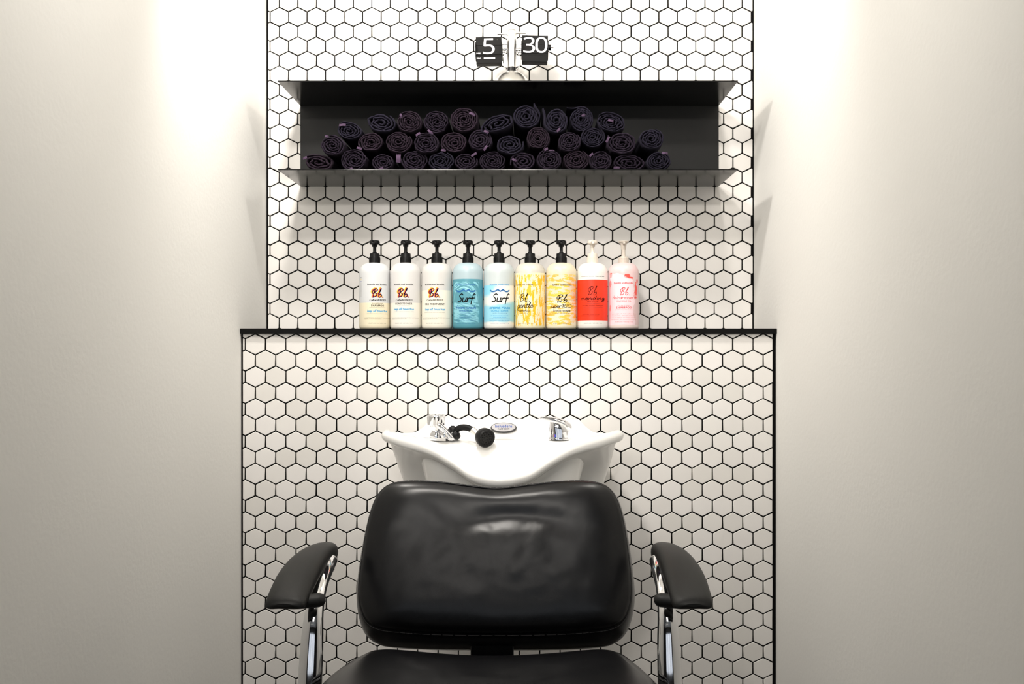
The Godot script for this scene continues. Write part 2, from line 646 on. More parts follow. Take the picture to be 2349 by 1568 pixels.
func flat_text(words: String, width: float, height: float, bold := false, serif := false) -> PackedVector2Array:
	# triangles of the lettering, centred, fitted into width x height
	var key := words + str(bold) + str(serif)
	if not text_cache.has(key):
		var f := SystemFont.new()
		f.font_names = PackedStringArray(["Droid Serif" if serif else "Droid Sans"])
		f.font_weight = 700 if bold else 400
		var tm := TextMesh.new()
		tm.text = words
		tm.font = f
		tm.font_size = 32
		tm.pixel_size = 0.01
		tm.depth = 0.0
		tm.curve_step = 1.5
		var arr := tm.get_mesh_arrays()
		var tri := PackedVector2Array()
		var vv: PackedVector3Array = arr[Mesh.ARRAY_VERTEX]
		if arr[Mesh.ARRAY_INDEX] != null:
			for i in arr[Mesh.ARRAY_INDEX]:
				tri.append(Vector2(vv[i].x, vv[i].y))
		else:
			for p in vv:
				tri.append(Vector2(p.x, p.y))
		text_cache[key] = tri
	var tri2: PackedVector2Array = text_cache[key]
	var lo := Vector2(1e9, 1e9)
	var hi := -lo
	for p in tri2:
		lo = lo.min(p)
		hi = hi.max(p)
	var out := PackedVector2Array()
	for p in tri2:
		out.append(Vector2(((p.x - lo.x) / (hi.x - lo.x) - 0.5) * width, ((p.y - lo.y) / (hi.y - lo.y) - 0.5) * height))
	return out

var text_cache := {}

func text_on_plane(g: Geo, words: String, width: float, height: float, xf: Transform3D, bold := false, serif := false) -> void:
	var tri := flat_text(words, width, height, bold, serif)
	var pv := PackedVector3Array()
	var pi := PackedInt32Array()
	for i in tri.size():
		pv.append(xf * Vector3(tri[i].x, tri[i].y, 0))
		pi.append(i)
	face_towards(g, pv, pi, xf.basis.z)

# flat triangles, each turned so that it faces along n
func face_towards(g: Geo, pv: PackedVector3Array, pi: PackedInt32Array, n: Vector3) -> void:
	for t in range(0, pi.size(), 3):
		if (pv[pi[t + 1]] - pv[pi[t]]).cross(pv[pi[t + 2]] - pv[pi[t]]).dot(n) < 0.0:
			var k := pi[t + 1]
			pi[t + 1] = pi[t + 2]
			pi[t + 2] = k
	g.add(pv, pi, PackedVector2Array(), 1)

func basin() -> void:
	var t := thing("wash_basin", "white porcelain salon wash basin with a dipped neck rest on the tiled wall", "basin", Vector3(-0.056, 0.675, STEP))
	# half of the rim seen from above: x, z from the upper wall, height of the rim's top
	var half := [Vector3(0, 0.2445, 0.899), Vector3(0.07, 0.2445, 0.899), Vector3(0.13, 0.2445, 0.899), Vector3(0.178, 0.2465, 0.899), Vector3(0.2, 0.255, 0.894), Vector3(0.213, 0.275, 0.882), Vector3(0.232, 0.31, 0.871),
		Vector3(0.259, 0.36, 0.872), Vector3(0.279, 0.415, 0.882), Vector3(0.2855, 0.47, 0.889), Vector3(0.274, 0.53, 0.891), Vector3(0.236, 0.583, 0.886), Vector3(0.165, 0.622, 0.870), Vector3(0.112, 0.655, 0.847),
		Vector3(0.066, 0.69, 0.822), Vector3(0.03, 0.714, 0.8145), Vector3(0, 0.72, 0.813)]
	var pts := half.duplicate()
	for i in range(half.size() - 2, 0, -1):
		pts.append(Vector3(-half[i].x, half[i].y, half[i].z))
	var n := pts.size()
	var outl := []
	var per := 6
	for i in n:
		for k in per:
			outl.append(pts[i].cubic_interpolate(pts[(i + 1) % n], pts[(i + n - 1) % n], pts[(i + 2) % n], float(k) / per))
	var c := Vector2(0, 0.55)
	var off := Vector3(0, -0.675, -STEP)
	var cols := []
	for p in outl:
		var o := Vector2(p.x, p.y)
		var top: float = p.z
		var w := smoothstep(0.27, 0.52, p.y)
		var deck := lerpf(0.855, top - 0.012, w)
		var inw := (c - o).normalized()
		if p.y < 0.26:
			inw = Vector2(0, 1).lerp(inw, smoothstep(0.247, 0.26, p.y)).normalized()
		var foot := o + inw * lerpf(0.048, 0.036, w)
		var inner := Vector2(p.x * 0.8, 0.40 + (p.y - 0.2445) * 0.615).lerp(foot.lerp(c, 0.2), w)
		var low := minf(0.78, top - 0.062)
		var prof := [
			[c + (inner - c) * 0.10, 0.700], [c + (inner - c) * 0.5, 0.706], [c + (inner - c) * 0.8, 0.733], [c + (inner - c) * 0.94, lerpf(0.733, deck, 0.65)],
			[inner.lerp(foot, 0.04), deck - 0.008], [inner.lerp(foot, 0.3), deck], [foot, deck + 0.004],
			[o + inw * 0.024, top - 0.006], [o + inw * 0.015, top], [o + inw * 0.007, top - 0.0015], [o + inw * 0.0012, top - 0.0075], [o, top - 0.013], [o + inw * 0.002, top - 0.020], [o + inw * 0.008, top - 0.0255], [o + inw * 0.016, top - 0.027],
			[Vector2(o.x * 0.94, 0.2445 + (o.y - 0.2445) * 0.88), top - 0.037], [Vector2(o.x * 0.90, 0.2445 + (o.y - 0.2445) * 0.56), low], [Vector2(o.x * 0.80, 0.2445 + (o.y - 0.2445) * 0.45), 0.70], [Vector2(o.x * 0.6, 0.2445 + (o.y - 0.2445) * 0.5), 0.676]]
		if p.y < 0.26:
			for q in prof.slice(15):
				q[0].y = maxf(q[0].y, 0.2435)
		var line := []
		for q in prof:
			line.append(Vector3(q[0].x, q[1], q[0].y) + off)
		cols.append(smooth3(line, 3))
	var rings := []
	for r in cols[0].size():
		var ring := PackedVector3Array()
		for k in cols.size():
			ring.append(cols[k][r])
		rings.append(ring)
	var g := Geo.new()
	g.loft(rings, true, true, true)
	put("bowl", g.mesh(), mats.porcelain, t)
	var dr := Geo.new()
	dr.lathe([Vector2(0.03, 0.0245), Vector2(0.03, 0.028), Vector2(0.024, 0.029), Vector2(0.02, 0.026)], 24, Transform3D(Basis(), Vector3(0, 0, 0.55 - STEP)))
	put("drain", dr.mesh(), mats.chrome, t)
	var pipe := Geo.new()
	pipe.tube(smooth3([Vector3(0, 0.01, 0.31), Vector3(0, -0.12, 0.31), Vector3(0, -0.16, 0.25), Vector3(0, -0.14, 0.12), Vector3(0, -0.14, 0.004)], 5), [0.018], 14, Vector3.RIGHT, false)
	put("waste_pipe", pipe.mesh(), mats.white, t)
	# oval badge on the splash back
	var nz := Vector3(0, 0.60, 0.80).normalized()
	var bx := Transform3D(Basis(Vector3.RIGHT, nz.cross(Vector3.RIGHT), nz), Vector3(-0.003, 0.879, 0.2825) + off + nz * 0.0005)
	var b1 := Geo.new()
	ellipse_disc(b1, 0.0335, 0.0145, -0.004, 0.0008, bx)
	var badge := put("badge", b1.mesh(), mat(s8(30, 30, 32), 0.3), t)
	var b2 := Geo.new()
	ellipse_disc(b2, 0.031, 0.0128, 0.0, 0.0012, bx)
	put("silver_face", b2.mesh(), mat(s8(170, 168, 170), 0.35, 0.3), badge)
	var b3 := Geo.new()
	text_on_plane(b3, "belvedere", 0.043, 0.0088, bx.translated_local(Vector3(0, 0.0028, 0.0014)), true)
	put("lettering", b3.mesh(), mat(s8(30, 70, 150), 0.4), badge)
	var b4 := Geo.new()
	text_on_plane(b4, "CAST IRON", 0.030, 0.0048, bx.translated_local(Vector3(0, -0.0055, 0.0014)), true, true)
	put("small_lettering", b4.mesh(), mats.ink, badge)

# ---------------------------------------------------------------- chair

func mirrored(half: Array) -> Array:
	var pts := half.duplicate()
	for i in range(half.size() - 2, 0, -1):
		pts.append(Vector2(-half[i].x, half[i].y))
	return pts

func dense(pts: Array, per: int) -> Array:
	var out := []
	var n := pts.size()
	for i in n:
		for k in per:
			out.append(pts[i].cubic_interpolate(pts[(i + 1) % n], pts[(i + n - 1) % n], pts[(i + 2) % n], float(k) / per))
	return out

func gauss(x: float, s: float) -> float:
	return exp(-x * x / (2.0 * s * s))

func chair() -> void:
	var cz := 1.13
	var t := thing("salon_chair", "black vinyl shampoo chair with curved chrome arm tubes in front of the basin", "chair", Vector3(-0.061, 0, cz))
	var wave := FastNoiseLite.new()
	wave.seed = 21
	wave.frequency = 1.0
	wave.fractal_octaves = 2
	# backrest: u across, v up the slope, n out of its face
	var ev := Vector3(0, 0.3, -0.115).normalized()
	var en := Vector3(0, 0.115, 0.3).normalized()
	var bo := Vector3(0, 0.507, 0.885 - cz)
	var edge := dense(mirrored([Vector2(0, -0.004), Vector2(0.12, -0.003), Vector2(0.2, 0.001), Vector2(0.232, 0.008), Vector2(0.254, 0.025), Vector2(0.268, 0.055), Vector2(0.275, 0.095), Vector2(0.273, 0.15), Vector2(0.265, 0.22),
		Vector2(0.255, 0.27), Vector2(0.241, 0.301), Vector2(0.218, 0.319), Vector2(0.18, 0.3255), Vector2(0.12, 0.324), Vector2(0.06, 0.318), Vector2(0, 0.313)]), 5)
	var seam := dense(mirrored([Vector2(0, 0.025), Vector2(0.12, 0.027), Vector2(0.19, 0.032), Vector2(0.222, 0.037), Vector2(0.243, 0.048), Vector2(0.256, 0.07), Vector2(0.262, 0.10), Vector2(0.261, 0.15), Vector2(0.254, 0.22),
		Vector2(0.245, 0.266), Vector2(0.232, 0.294), Vector2(0.212, 0.310), Vector2(0.178, 0.3165), Vector2(0.12, 0.315), Vector2(0.06, 0.308), Vector2(0, 0.302)]), 5)
	var mid := Vector2(0, 0.165)
	var rings := []
	var place := func(p: Vector2, depth: float) -> Vector3:
		return bo + Vector3(p.x, 0, 0) + ev * p.y + en * depth
	var face := func(p: Vector2, s: float) -> float:
		var d := 0.05 + 0.010 * (1.0 - s * s) - 0.016 * pow(s, 10.0)
		d -= 0.010 * gauss(p.x, 0.13) * gauss(p.y - 0.2, 0.09)
		# the pressed-in fold across the upper middle and the creases under it
		d -= 0.0085 * gauss(p.y - 0.240 + 0.9 * pow(absf(p.x - 0.03), 2.0), 0.019) * gauss(p.x - 0.04, 0.085)
		d -= 0.006 * gauss(p.y - 0.255, 0.03) * gauss(p.x + 0.10, 0.045)
		d += 0.002 * gauss((p.x - 0.062) * 0.85 - (p.y - 0.172) * 0.5, 0.014) * gauss(p.y - 0.178, 0.028)
		d += (1.0 - s * s) * (0.0022 * wave.get_noise_2d(p.x * 9.0, p.y * 11.0) + 0.0003 * wave.get_noise_2d(p.x * 30.0 + 9.0, p.y * 26.0))
		return d
	for k in range(1, 45):
		var s := k / 44.0
		var r := PackedVector3Array()
		for q in seam:
			var p: Vector2 = mid + (q - mid) * s
			r.append(place.call(p, face.call(p, s)))
		rings.append(r)
	var seam_d := 0.031
	for st in [[0.05, 0.0275], [0.15, 0.0285], [0.4, 0.022], [0.75, 0.006], [1.0, -0.018], [1.0, -0.05], [0.8, -0.062]]:
		var r := PackedVector3Array()
		for j in edge.size():
			r.append(place.call(seam[j].lerp(edge[j], st[0]), st[1]))
		rings.append(r)
	var br := PackedVector3Array()
	for q in seam:
		br.append(place.call(mid + (q - mid) * 0.85, -0.066))
	rings.append(br)
	var g := Geo.new()
	g.loft(rings, true, true, true)
	var back := put("backrest", g.mesh(), mats.vinyl, t)
	# piped seam round the front panel
	var pipe := Geo.new()
	var loop := []
	for q in seam:
		loop.append(place.call(q * Vector2(1.002, 1.0), seam_d - 0.0005))
	loop.append(loop[0])
	pipe.tube(loop, [0.0013], 6, Vector3.ZERO, false)
	put("piping", pipe.mesh(), mats.vinyl, back)
	# stitching beside the seam
	var st2 := Geo.new()
	var count := edge.size()
	for j in range(0, count):
		for h in 2:
			var a: Vector2 = seam[j].lerp(seam[(j + 1) % count], 0.5 * h)
			var b: Vector2 = seam[j].lerp(seam[(j + 1) % count], 0.5 * h + 0.3)
			var pa: Vector3 = place.call(a.lerp(edge[j], 0.22), 0.0285)
			var pb: Vector3 = place.call(b.lerp(edge[(j + 1) % count], 0.22), 0.0285)
			st2.tube([pa, pb], [0.0004], 4, Vector3.ZERO, false)
	put("stitching", st2.mesh(), mats.vinyl_thread, back)
	# seat
	var so := dense(mirrored([Vector2(0, 0.955), Vector2(0.11, 0.952), Vector2(0.17, 0.953), Vector2(0.207, 0.962), Vector2(0.232, 0.99), Vector2(0.252, 1.05), Vector2(0.275, 1.15), Vector2(0.288, 1.27), Vector2(0.28, 1.37), Vector2(0.24, 1.425), Vector2(0.12, 1.448), Vector2(0, 1.453)]), 5)
	var sm := Vector2(0, 1.2)
	var top := func(p: Vector2, s: float) -> float:
		return 0.523 + 0.017 * pow(absf(p.x) / 0.22, 2.0) * (1.0 - 0.4 * smoothstep(1.1, 1.4, p.y)) + 0.004 * (1.0 - s * s) - 0.012 * pow(s, 12.0) - 0.02 * smoothstep(1.25, 1.45, p.y) + (1.0 - s * s) * 0.002 * wave.get_noise_2d(p.x * 9.0, p.y * 9.0)
	var srings := []
	for k in range(1, 25):
		var s := k / 24.0 * 0.96
		var r := PackedVector3Array()
		for q in so:
			var p: Vector2 = sm + (q - sm) * s
			r.append(Vector3(p.x, top.call(p, s), p.y - cz))
		srings.append(r)
	for sv in [[0.967, -0.0165], [0.975, -0.0165], [0.992, -0.024], [1.0, -0.04], [0.995, -0.07], [0.98, -0.085], [0.9, -0.09]]:
		var r := PackedVector3Array()
		for q in so:
			var p: Vector2 = sm + (q - sm) * sv[0]
			r.append(Vector3(p.x, top.call(p, 0.0) + sv[1], p.y - cz))
		srings.append(r)
	var sg := Geo.new()
	sg.loft(srings, true, true, true)
	var seat := put("seat", sg.mesh(), mats.vinyl, t)
	var sp := Geo.new()
	for sv in [[0.966, -0.0135], [0.988, -0.0205]]:
		var sl := []
		for q in so:
			var p: Vector2 = sm + (q - sm) * sv[0]
			sl.append(Vector3(p.x, top.call(p, 0.0) + sv[1], p.y - cz))
		sl.append(sl[0])
		sp.tube(sl, [0.0015], 6, Vector3.ZERO, false)
	put("piping", sp.mesh(), mats.vinyl, seat)
	# bracket between back and seat, and the lift below
	put("back_bracket", box_mesh(Vector3(-0.047, 0.425, 0.868 - cz), Vector3(0.036, 0.525, 0.885 - cz), 0.002), mats.black_plastic, t)
	put("seat_frame", box_mesh(Vector3(-0.22, 0.405, 0.868 - cz), Vector3(0.22, 0.432, 1.36 - cz), 0.004), mats.black_plastic, t)
	var col := Geo.new()
	col.lathe([Vector2(0.05, 0.03), Vector2(0.05, 0.2), Vector2(0.034, 0.205), Vector2(0.034, 0.405)], 28)
	put("lift_column", col.mesh(), mats.chrome, t)
	var base := Geo.new()
	base.lathe([Vector2(0.3, 0.0), Vector2(0.305, 0.006), Vector2(0.29, 0.016), Vector2(0.1, 0.03), Vector2(0.06, 0.04)], 48)
	put("base_plate", base.mesh(), mats.chrome, t)
	for s in [-1.0, 1.0]:
		var arm := Node3D.new()
		arm.name = "armrest"
		t.add_child(arm, true)
		# pad: cross sections z, x of middle, top height, half width, thickness
		var st := [[0.882, 0.316, 0.700, 0.005, 0.008], [0.888, 0.317, 0.707, 0.014, 0.022], [0.905, 0.319, 0.713, 0.0215, 0.030], [0.94, 0.322, 0.718, 0.027, 0.033], [0.985, 0.327, 0.719, 0.0305, 0.033], [1.04, 0.330, 0.715, 0.0335, 0.032],
			[1.09, 0.331, 0.706, 0.035, 0.030], [1.13, 0.331, 0.695, 0.0345, 0.028], [1.16, 0.331, 0.684, 0.0335, 0.025], [1.172, 0.331, 0.6775, 0.031, 0.018], [1.177, 0.331, 0.671, 0.024, 0.008]]
		var cs := []
		for q in st:
			cs.append([Vector3(q[0], q[1], q[2]), Vector3(q[3], q[4], 0)])
		var prings := []
		for i in st.size() - 1:
			for k in 4:
				var f := k / 4.0
				var i0 := maxi(i - 1, 0)
				var i3 := mini(i + 2, st.size() - 1)
				var A: Vector3 = cs[i][0].cubic_interpolate(cs[i + 1][0], cs[i0][0], cs[i3][0], f)
				var B: Vector3 = cs[i][1].cubic_interpolate(cs[i + 1][1], cs[i0][1], cs[i3][1], f)
				var r := PackedVector3Array()
				for j in 28:
					var a := TAU * j / 28.0
					var ca := signf(cos(a)) * pow(absf(cos(a)), 0.62)
					var sa := signf(sin(a)) * pow(absf(sin(a)), 0.75)
					var up := A.z - B.y * 0.5 + B.y * 0.5 * sa - 0.004 * ca * ca
					r.append(Vector3(s * (A.y + B.x * ca), up, A.x - cz))
				prings.append(r)
		var tip := PackedVector3Array()
		for j in 28:
			var a := TAU * j / 28.0
			tip.append(Vector3(s * (0.331 + 0.013 * cos(a)), 0.667 + 0.0022 * sin(a), 1.179 - cz))
		prings.append(tip)
		var pg := Geo.new()
		pg.loft(prings)
		# the foot of the pad that grips the tube in front, and the heel behind
		pg.tube(smooth3([Vector3(s * 0.345, 0.664, 1.146 - cz), Vector3(s * 0.315, 0.6625, 1.142 - cz), Vector3(s * 0.283, 0.664, 1.136 - cz)], 4), [Vector2(0.0115, 0.013)], 18, Vector3.UP)
		pg.tube([Vector3(s * 0.322, 0.692, 0.935 - cz), Vector3(s * 0.312, 0.684, 0.965 - cz), Vector3(s * 0.299, 0.680, 0.985 - cz)], [Vector2(0.016, 0.012), Vector2(0.015, 0.012), Vector2(0.012, 0.009)], 16, Vector3.RIGHT)
		put("arm_pad", pg.mesh(), mats.arm_pad, arm)
		var tg := Geo.new()
		var path := [Vector3(s * 0.19, 0.398, 1.15 - cz), Vector3(s * 0.25, 0.398, 1.15 - cz), Vector3(s * 0.29, 0.42, 1.15 - cz), Vector3(s * 0.300, 0.47, 1.143 - cz), Vector3(s * 0.299, 0.53, 1.132 - cz), Vector3(s * 0.299, 0.59, 1.118 - cz), Vector3(s * 0.299, 0.632, 1.102 - cz), Vector3(s * 0.298, 0.664, 1.07 - cz), Vector3(s * 0.297, 0.683, 1.02 - cz), Vector3(s * 0.299, 0.691, 0.965 - cz)]
		var pr := []
		var sp3 := smooth3(path, 5)
		for i in sp3.size():
			var f: float = float(i) / (sp3.size() - 1)
			pr.append(Vector2(lerpf(0.020, 0.0125, smoothstep(0.45, 0.85, f)), lerpf(0.015, 0.011, smoothstep(0.45, 0.85, f))))
		tg.tube(sp3, pr, 22, Vector3(s, 0.0, 0.05))
		put("chrome_tube", tg.mesh(), mats.chrome, arm)

# ---------------------------------------------------------------- taps

func taps() -> void:
	# knob valve with the spray holder
	var v := thing("water_valve", "chrome tap with a round fluted knob on the left of the basin", "tap", Vector3(-0.209, 0.859, 0.374))
	var pl := Geo.new()
	var rings := []
	for lv in [[1.0, -0.003], [1.0, 0.002], [0.96, 0.0032]]:
		var r := PackedVector3Array()
		for q in [Vector2(-0.046, 0.004), Vector2(-0.02, -0.03), Vector2(0.03, -0.028), Vector2(0.046, -0.002), Vector2(0.012, 0.03), Vector2(-0.012, 0.024)]:
			r.append(Vector3(q.x * lv[0], lv[1], q.y * lv[0]))
		rings.append(r)
	pl.loft_flat(rings)
	put("base_plate", pl.mesh(), mats.chrome, v)
	var kx := Transform3D(Basis(), Vector3(-0.014, 0, -0.004))
	var tw := Geo.new()
	tw.lathe([Vector2(0.017, 0.003), Vector2(0.0165, 0.012), Vector2(0.0125, 0.016), Vector2(0.012, 0.024), Vector2(0.016, 0.028), Vector2(0.016, 0.034)], 24, kx)
	put("stem", tw.mesh(), mats.chrome, v)
	var kn := Geo.new()
	var kr := []
	for lv in [[0.85, 0.032], [0.95, 0.034], [1.0, 0.053], [0.97, 0.0565], [0.88, 0.0585], [0.84, 0.0575], [0.4, 0.0572]]:
		var r := PackedVector3Array()
		for j in 72:
			var a := TAU * j / 72.0
			var flute := 1.0 - (0.075 * pow(maxf(0.0, cos(a * 6.0)), 3.0) if lv[1] < 0.055 else 0.0)
			var rad: float = 0.0232 * lv[0] * flute
			r.append(kx * Vector3(rad * sin(a), lv[1], rad * cos(a)))
		kr.append(r)
	kn.loft(kr)
	put("knob", kn.mesh(), mats.chrome, v)
	var sl := Geo.new()
	sl.tube([Vector3(-0.004, 0.033, 0.012), Vector3(0.012, 0.018, 0.016), Vector3(0.026, 0.004, 0.018)], [Vector2(0.008, 0.011)], 16, Vector3.UP)
	sl.tube([Vector3(0.008, 0.005, 0.02), Vector3(0.008, 0.016, 0.018)], [0.0085], 16)
	put("breaker", sl.mesh(), mats.chrome, v)
	var ho := Geo.new()
	var hx := Transform3D(Basis(Vector3(0, 0, 1), 0.55), Vector3(0.03, 0.012, 0.004))
	ho.lathe([Vector2(0.012, -0.012), Vector2(0.0165, -0.004), Vector2(0.0165, 0.004), Vector2(0.013, 0.013)], 22, hx)
	put("spray_holder", ho.mesh(), mats.chrome, v)
	# spray on its hose
	var sp := thing("hand_spray", "black hand spray on a short curved hose resting in its holder", "spray", Vector3(-0.185, 0.86, 0.37))
	var sg := Geo.new()
	sg.lathe([Vector2(0.004, -0.010), Vector2(0.010, -0.007), Vector2(0.0125, 0.0), Vector2(0.010, 0.008), Vector2(0.004, 0.0115)], 20, Transform3D(Basis(Vector3(0, 0, 1), -0.5), Vector3(0.004, 0.02, 0.012)))
	sg.lathe([Vector2(0.005, -0.010), Vector2(0.0115, -0.006), Vector2(0.013, 0.0), Vector2(0.0115, 0.006), Vector2(0.005, 0.010)], 20, Transform3D(Basis(Vector3(0, 0, 1), -0.7), Vector3(0.011, 0.009, 0.016)))
	put("grip_knob", sg.mesh(), mats.black_plastic, sp)
	var hs := Geo.new()
	hs.tube(smooth3([Vector3(0.008, 0.012, 0.01), Vector3(0.016, 0.024, 0.016), Vector3(0.030, 0.0285, 0.024), Vector3(0.046, 0.0265, 0.032), Vector3(0.056, 0.021, 0.036)], 6), [0.0078], 16, Vector3.ZERO, false)
	put("hose", hs.mesh(), mats.black_rubber, sp)
	var fe := Geo.new()
	fe.tube([Vector3(0.053, 0.0235, 0.0348), Vector3(0.0585, 0.0195, 0.0375), Vector3(0.066, 0.0135, 0.041)], [0.0083, 0.0078, 0.0066], 18, Vector3.ZERO, false)
	put("ferrule", fe.mesh(), mats.satin_chrome, sp)
	var ax := Vector3(0.52, -0.24, 0.82).normalized()
	var hx2 := Transform3D(Basis(Quaternion(Vector3.UP, ax)), Vector3(0.0835, 0.0065, 0.049))
	var hd := Geo.new()
	hd.lathe([Vector2(0.006, -0.022), Vector2(0.0165, -0.018), Vector2(0.022, -0.008), Vector2(0.0235, 0.002), Vector2(0.0235, 0.009), Vector2(0.0215, 0.0125), Vector2(0.0195, 0.0125), Vector2(0.0185, 0.009), Vector2(0.010, 0.0085)], 36, hx2)
	var head := put("spray_head", hd.mesh(), mats.black_plastic, sp)
	var fc := Geo.new()
	for ring in [[0.005, 5], [0.0105, 10], [0.0155, 16]]:
		for j in ring[1]:
			var a: float = TAU * j / ring[1]
			fc.lathe([Vector2(0.0011, 0.008), Vector2(0.0009, 0.0105)], 6, hx2 * Transform3D(Basis(), Vector3(ring[0] * sin(a), 0, ring[0] * cos(a))))
	put("spray_nozzles", fc.mesh(), mats.black_rubber, head)
	# mixer with a lever
	var mx := thing("lever_tap", "chrome single lever mixer tap on the right of the basin", "tap", Vector3(0.080, 0.858, 0.362))
	var mg := Geo.new()
	var mr := []
	for q in [[-0.002, 0.0, 0.026, 0.024], [0.0025, 0.0, 0.026, 0.024], [0.004, 0.0, 0.0245, 0.0225], [0.016, 0.0, 0.0245, 0.022], [0.026, -0.001, 0.024, 0.021], [0.034, -0.0035, 0.0205, 0.019], [0.041, -0.008, 0.0165, 0.016], [0.0445, -0.012, 0.012, 0.012]]:
		var r := PackedVector3Array()
		for j in 32:
			var a := TAU * j / 32.0
			r.append(Vector3(q[1] + q[2] * signf(cos(a)) * pow(absf(cos(a)), 0.8), q[0], q[3] * signf(sin(a)) * pow(absf(sin(a)), 0.8)))
		mr.append(r)
	mg.loft(mr)
	put("body", mg.mesh(), mats.chrome, mx)
	var lg := Geo.new()
	lg.tube(smooth3([Vector3(0.022, 0.028, 0.0), Vector3(0.012, 0.036, 0.0), Vector3(-0.006, 0.0435, 0.002), Vector3(-0.026, 0.048, 0.005), Vector3(-0.044, 0.0505, 0.008)], 5), [Vector2(0.011, 0.017), Vector2(0.0105, 0.018), Vector2(0.009, 0.017), Vector2(0.0065, 0.014), Vector2(0.0045, 0.010)], 18, Vector3.UP)
	put("lever", lg.mesh(), mats.chrome, mx)
	var lx := Transform3D(Basis(Vector3(0, 1, 0), -0.52), Vector3(-0.0105, 0.0085, 0.0213))
	var d1 := Geo.new()
	ellipse_disc(d1, 0.0027, 0.0034, 0.0, 0.0012, lx, 20)
	var dot := put("hot_cold_dot", d1.mesh(), mat(s8(30, 80, 190), 0.3), mx)
	var d2 := Geo.new()
	ellipse_disc(d2, 0.0014, 0.0030, 0.001, 0.0015, lx.translated_local(Vector3(-0.0012, 0.0002, 0)), 16)
	put("hot_mark", d2.mesh(), mat(s8(190, 30, 30), 0.3), dot)

# ---------------------------------------------------------------- pump bottles

const BR := 0.0417       # radius of a bottle
const BH := 0.181        # height of its shoulder

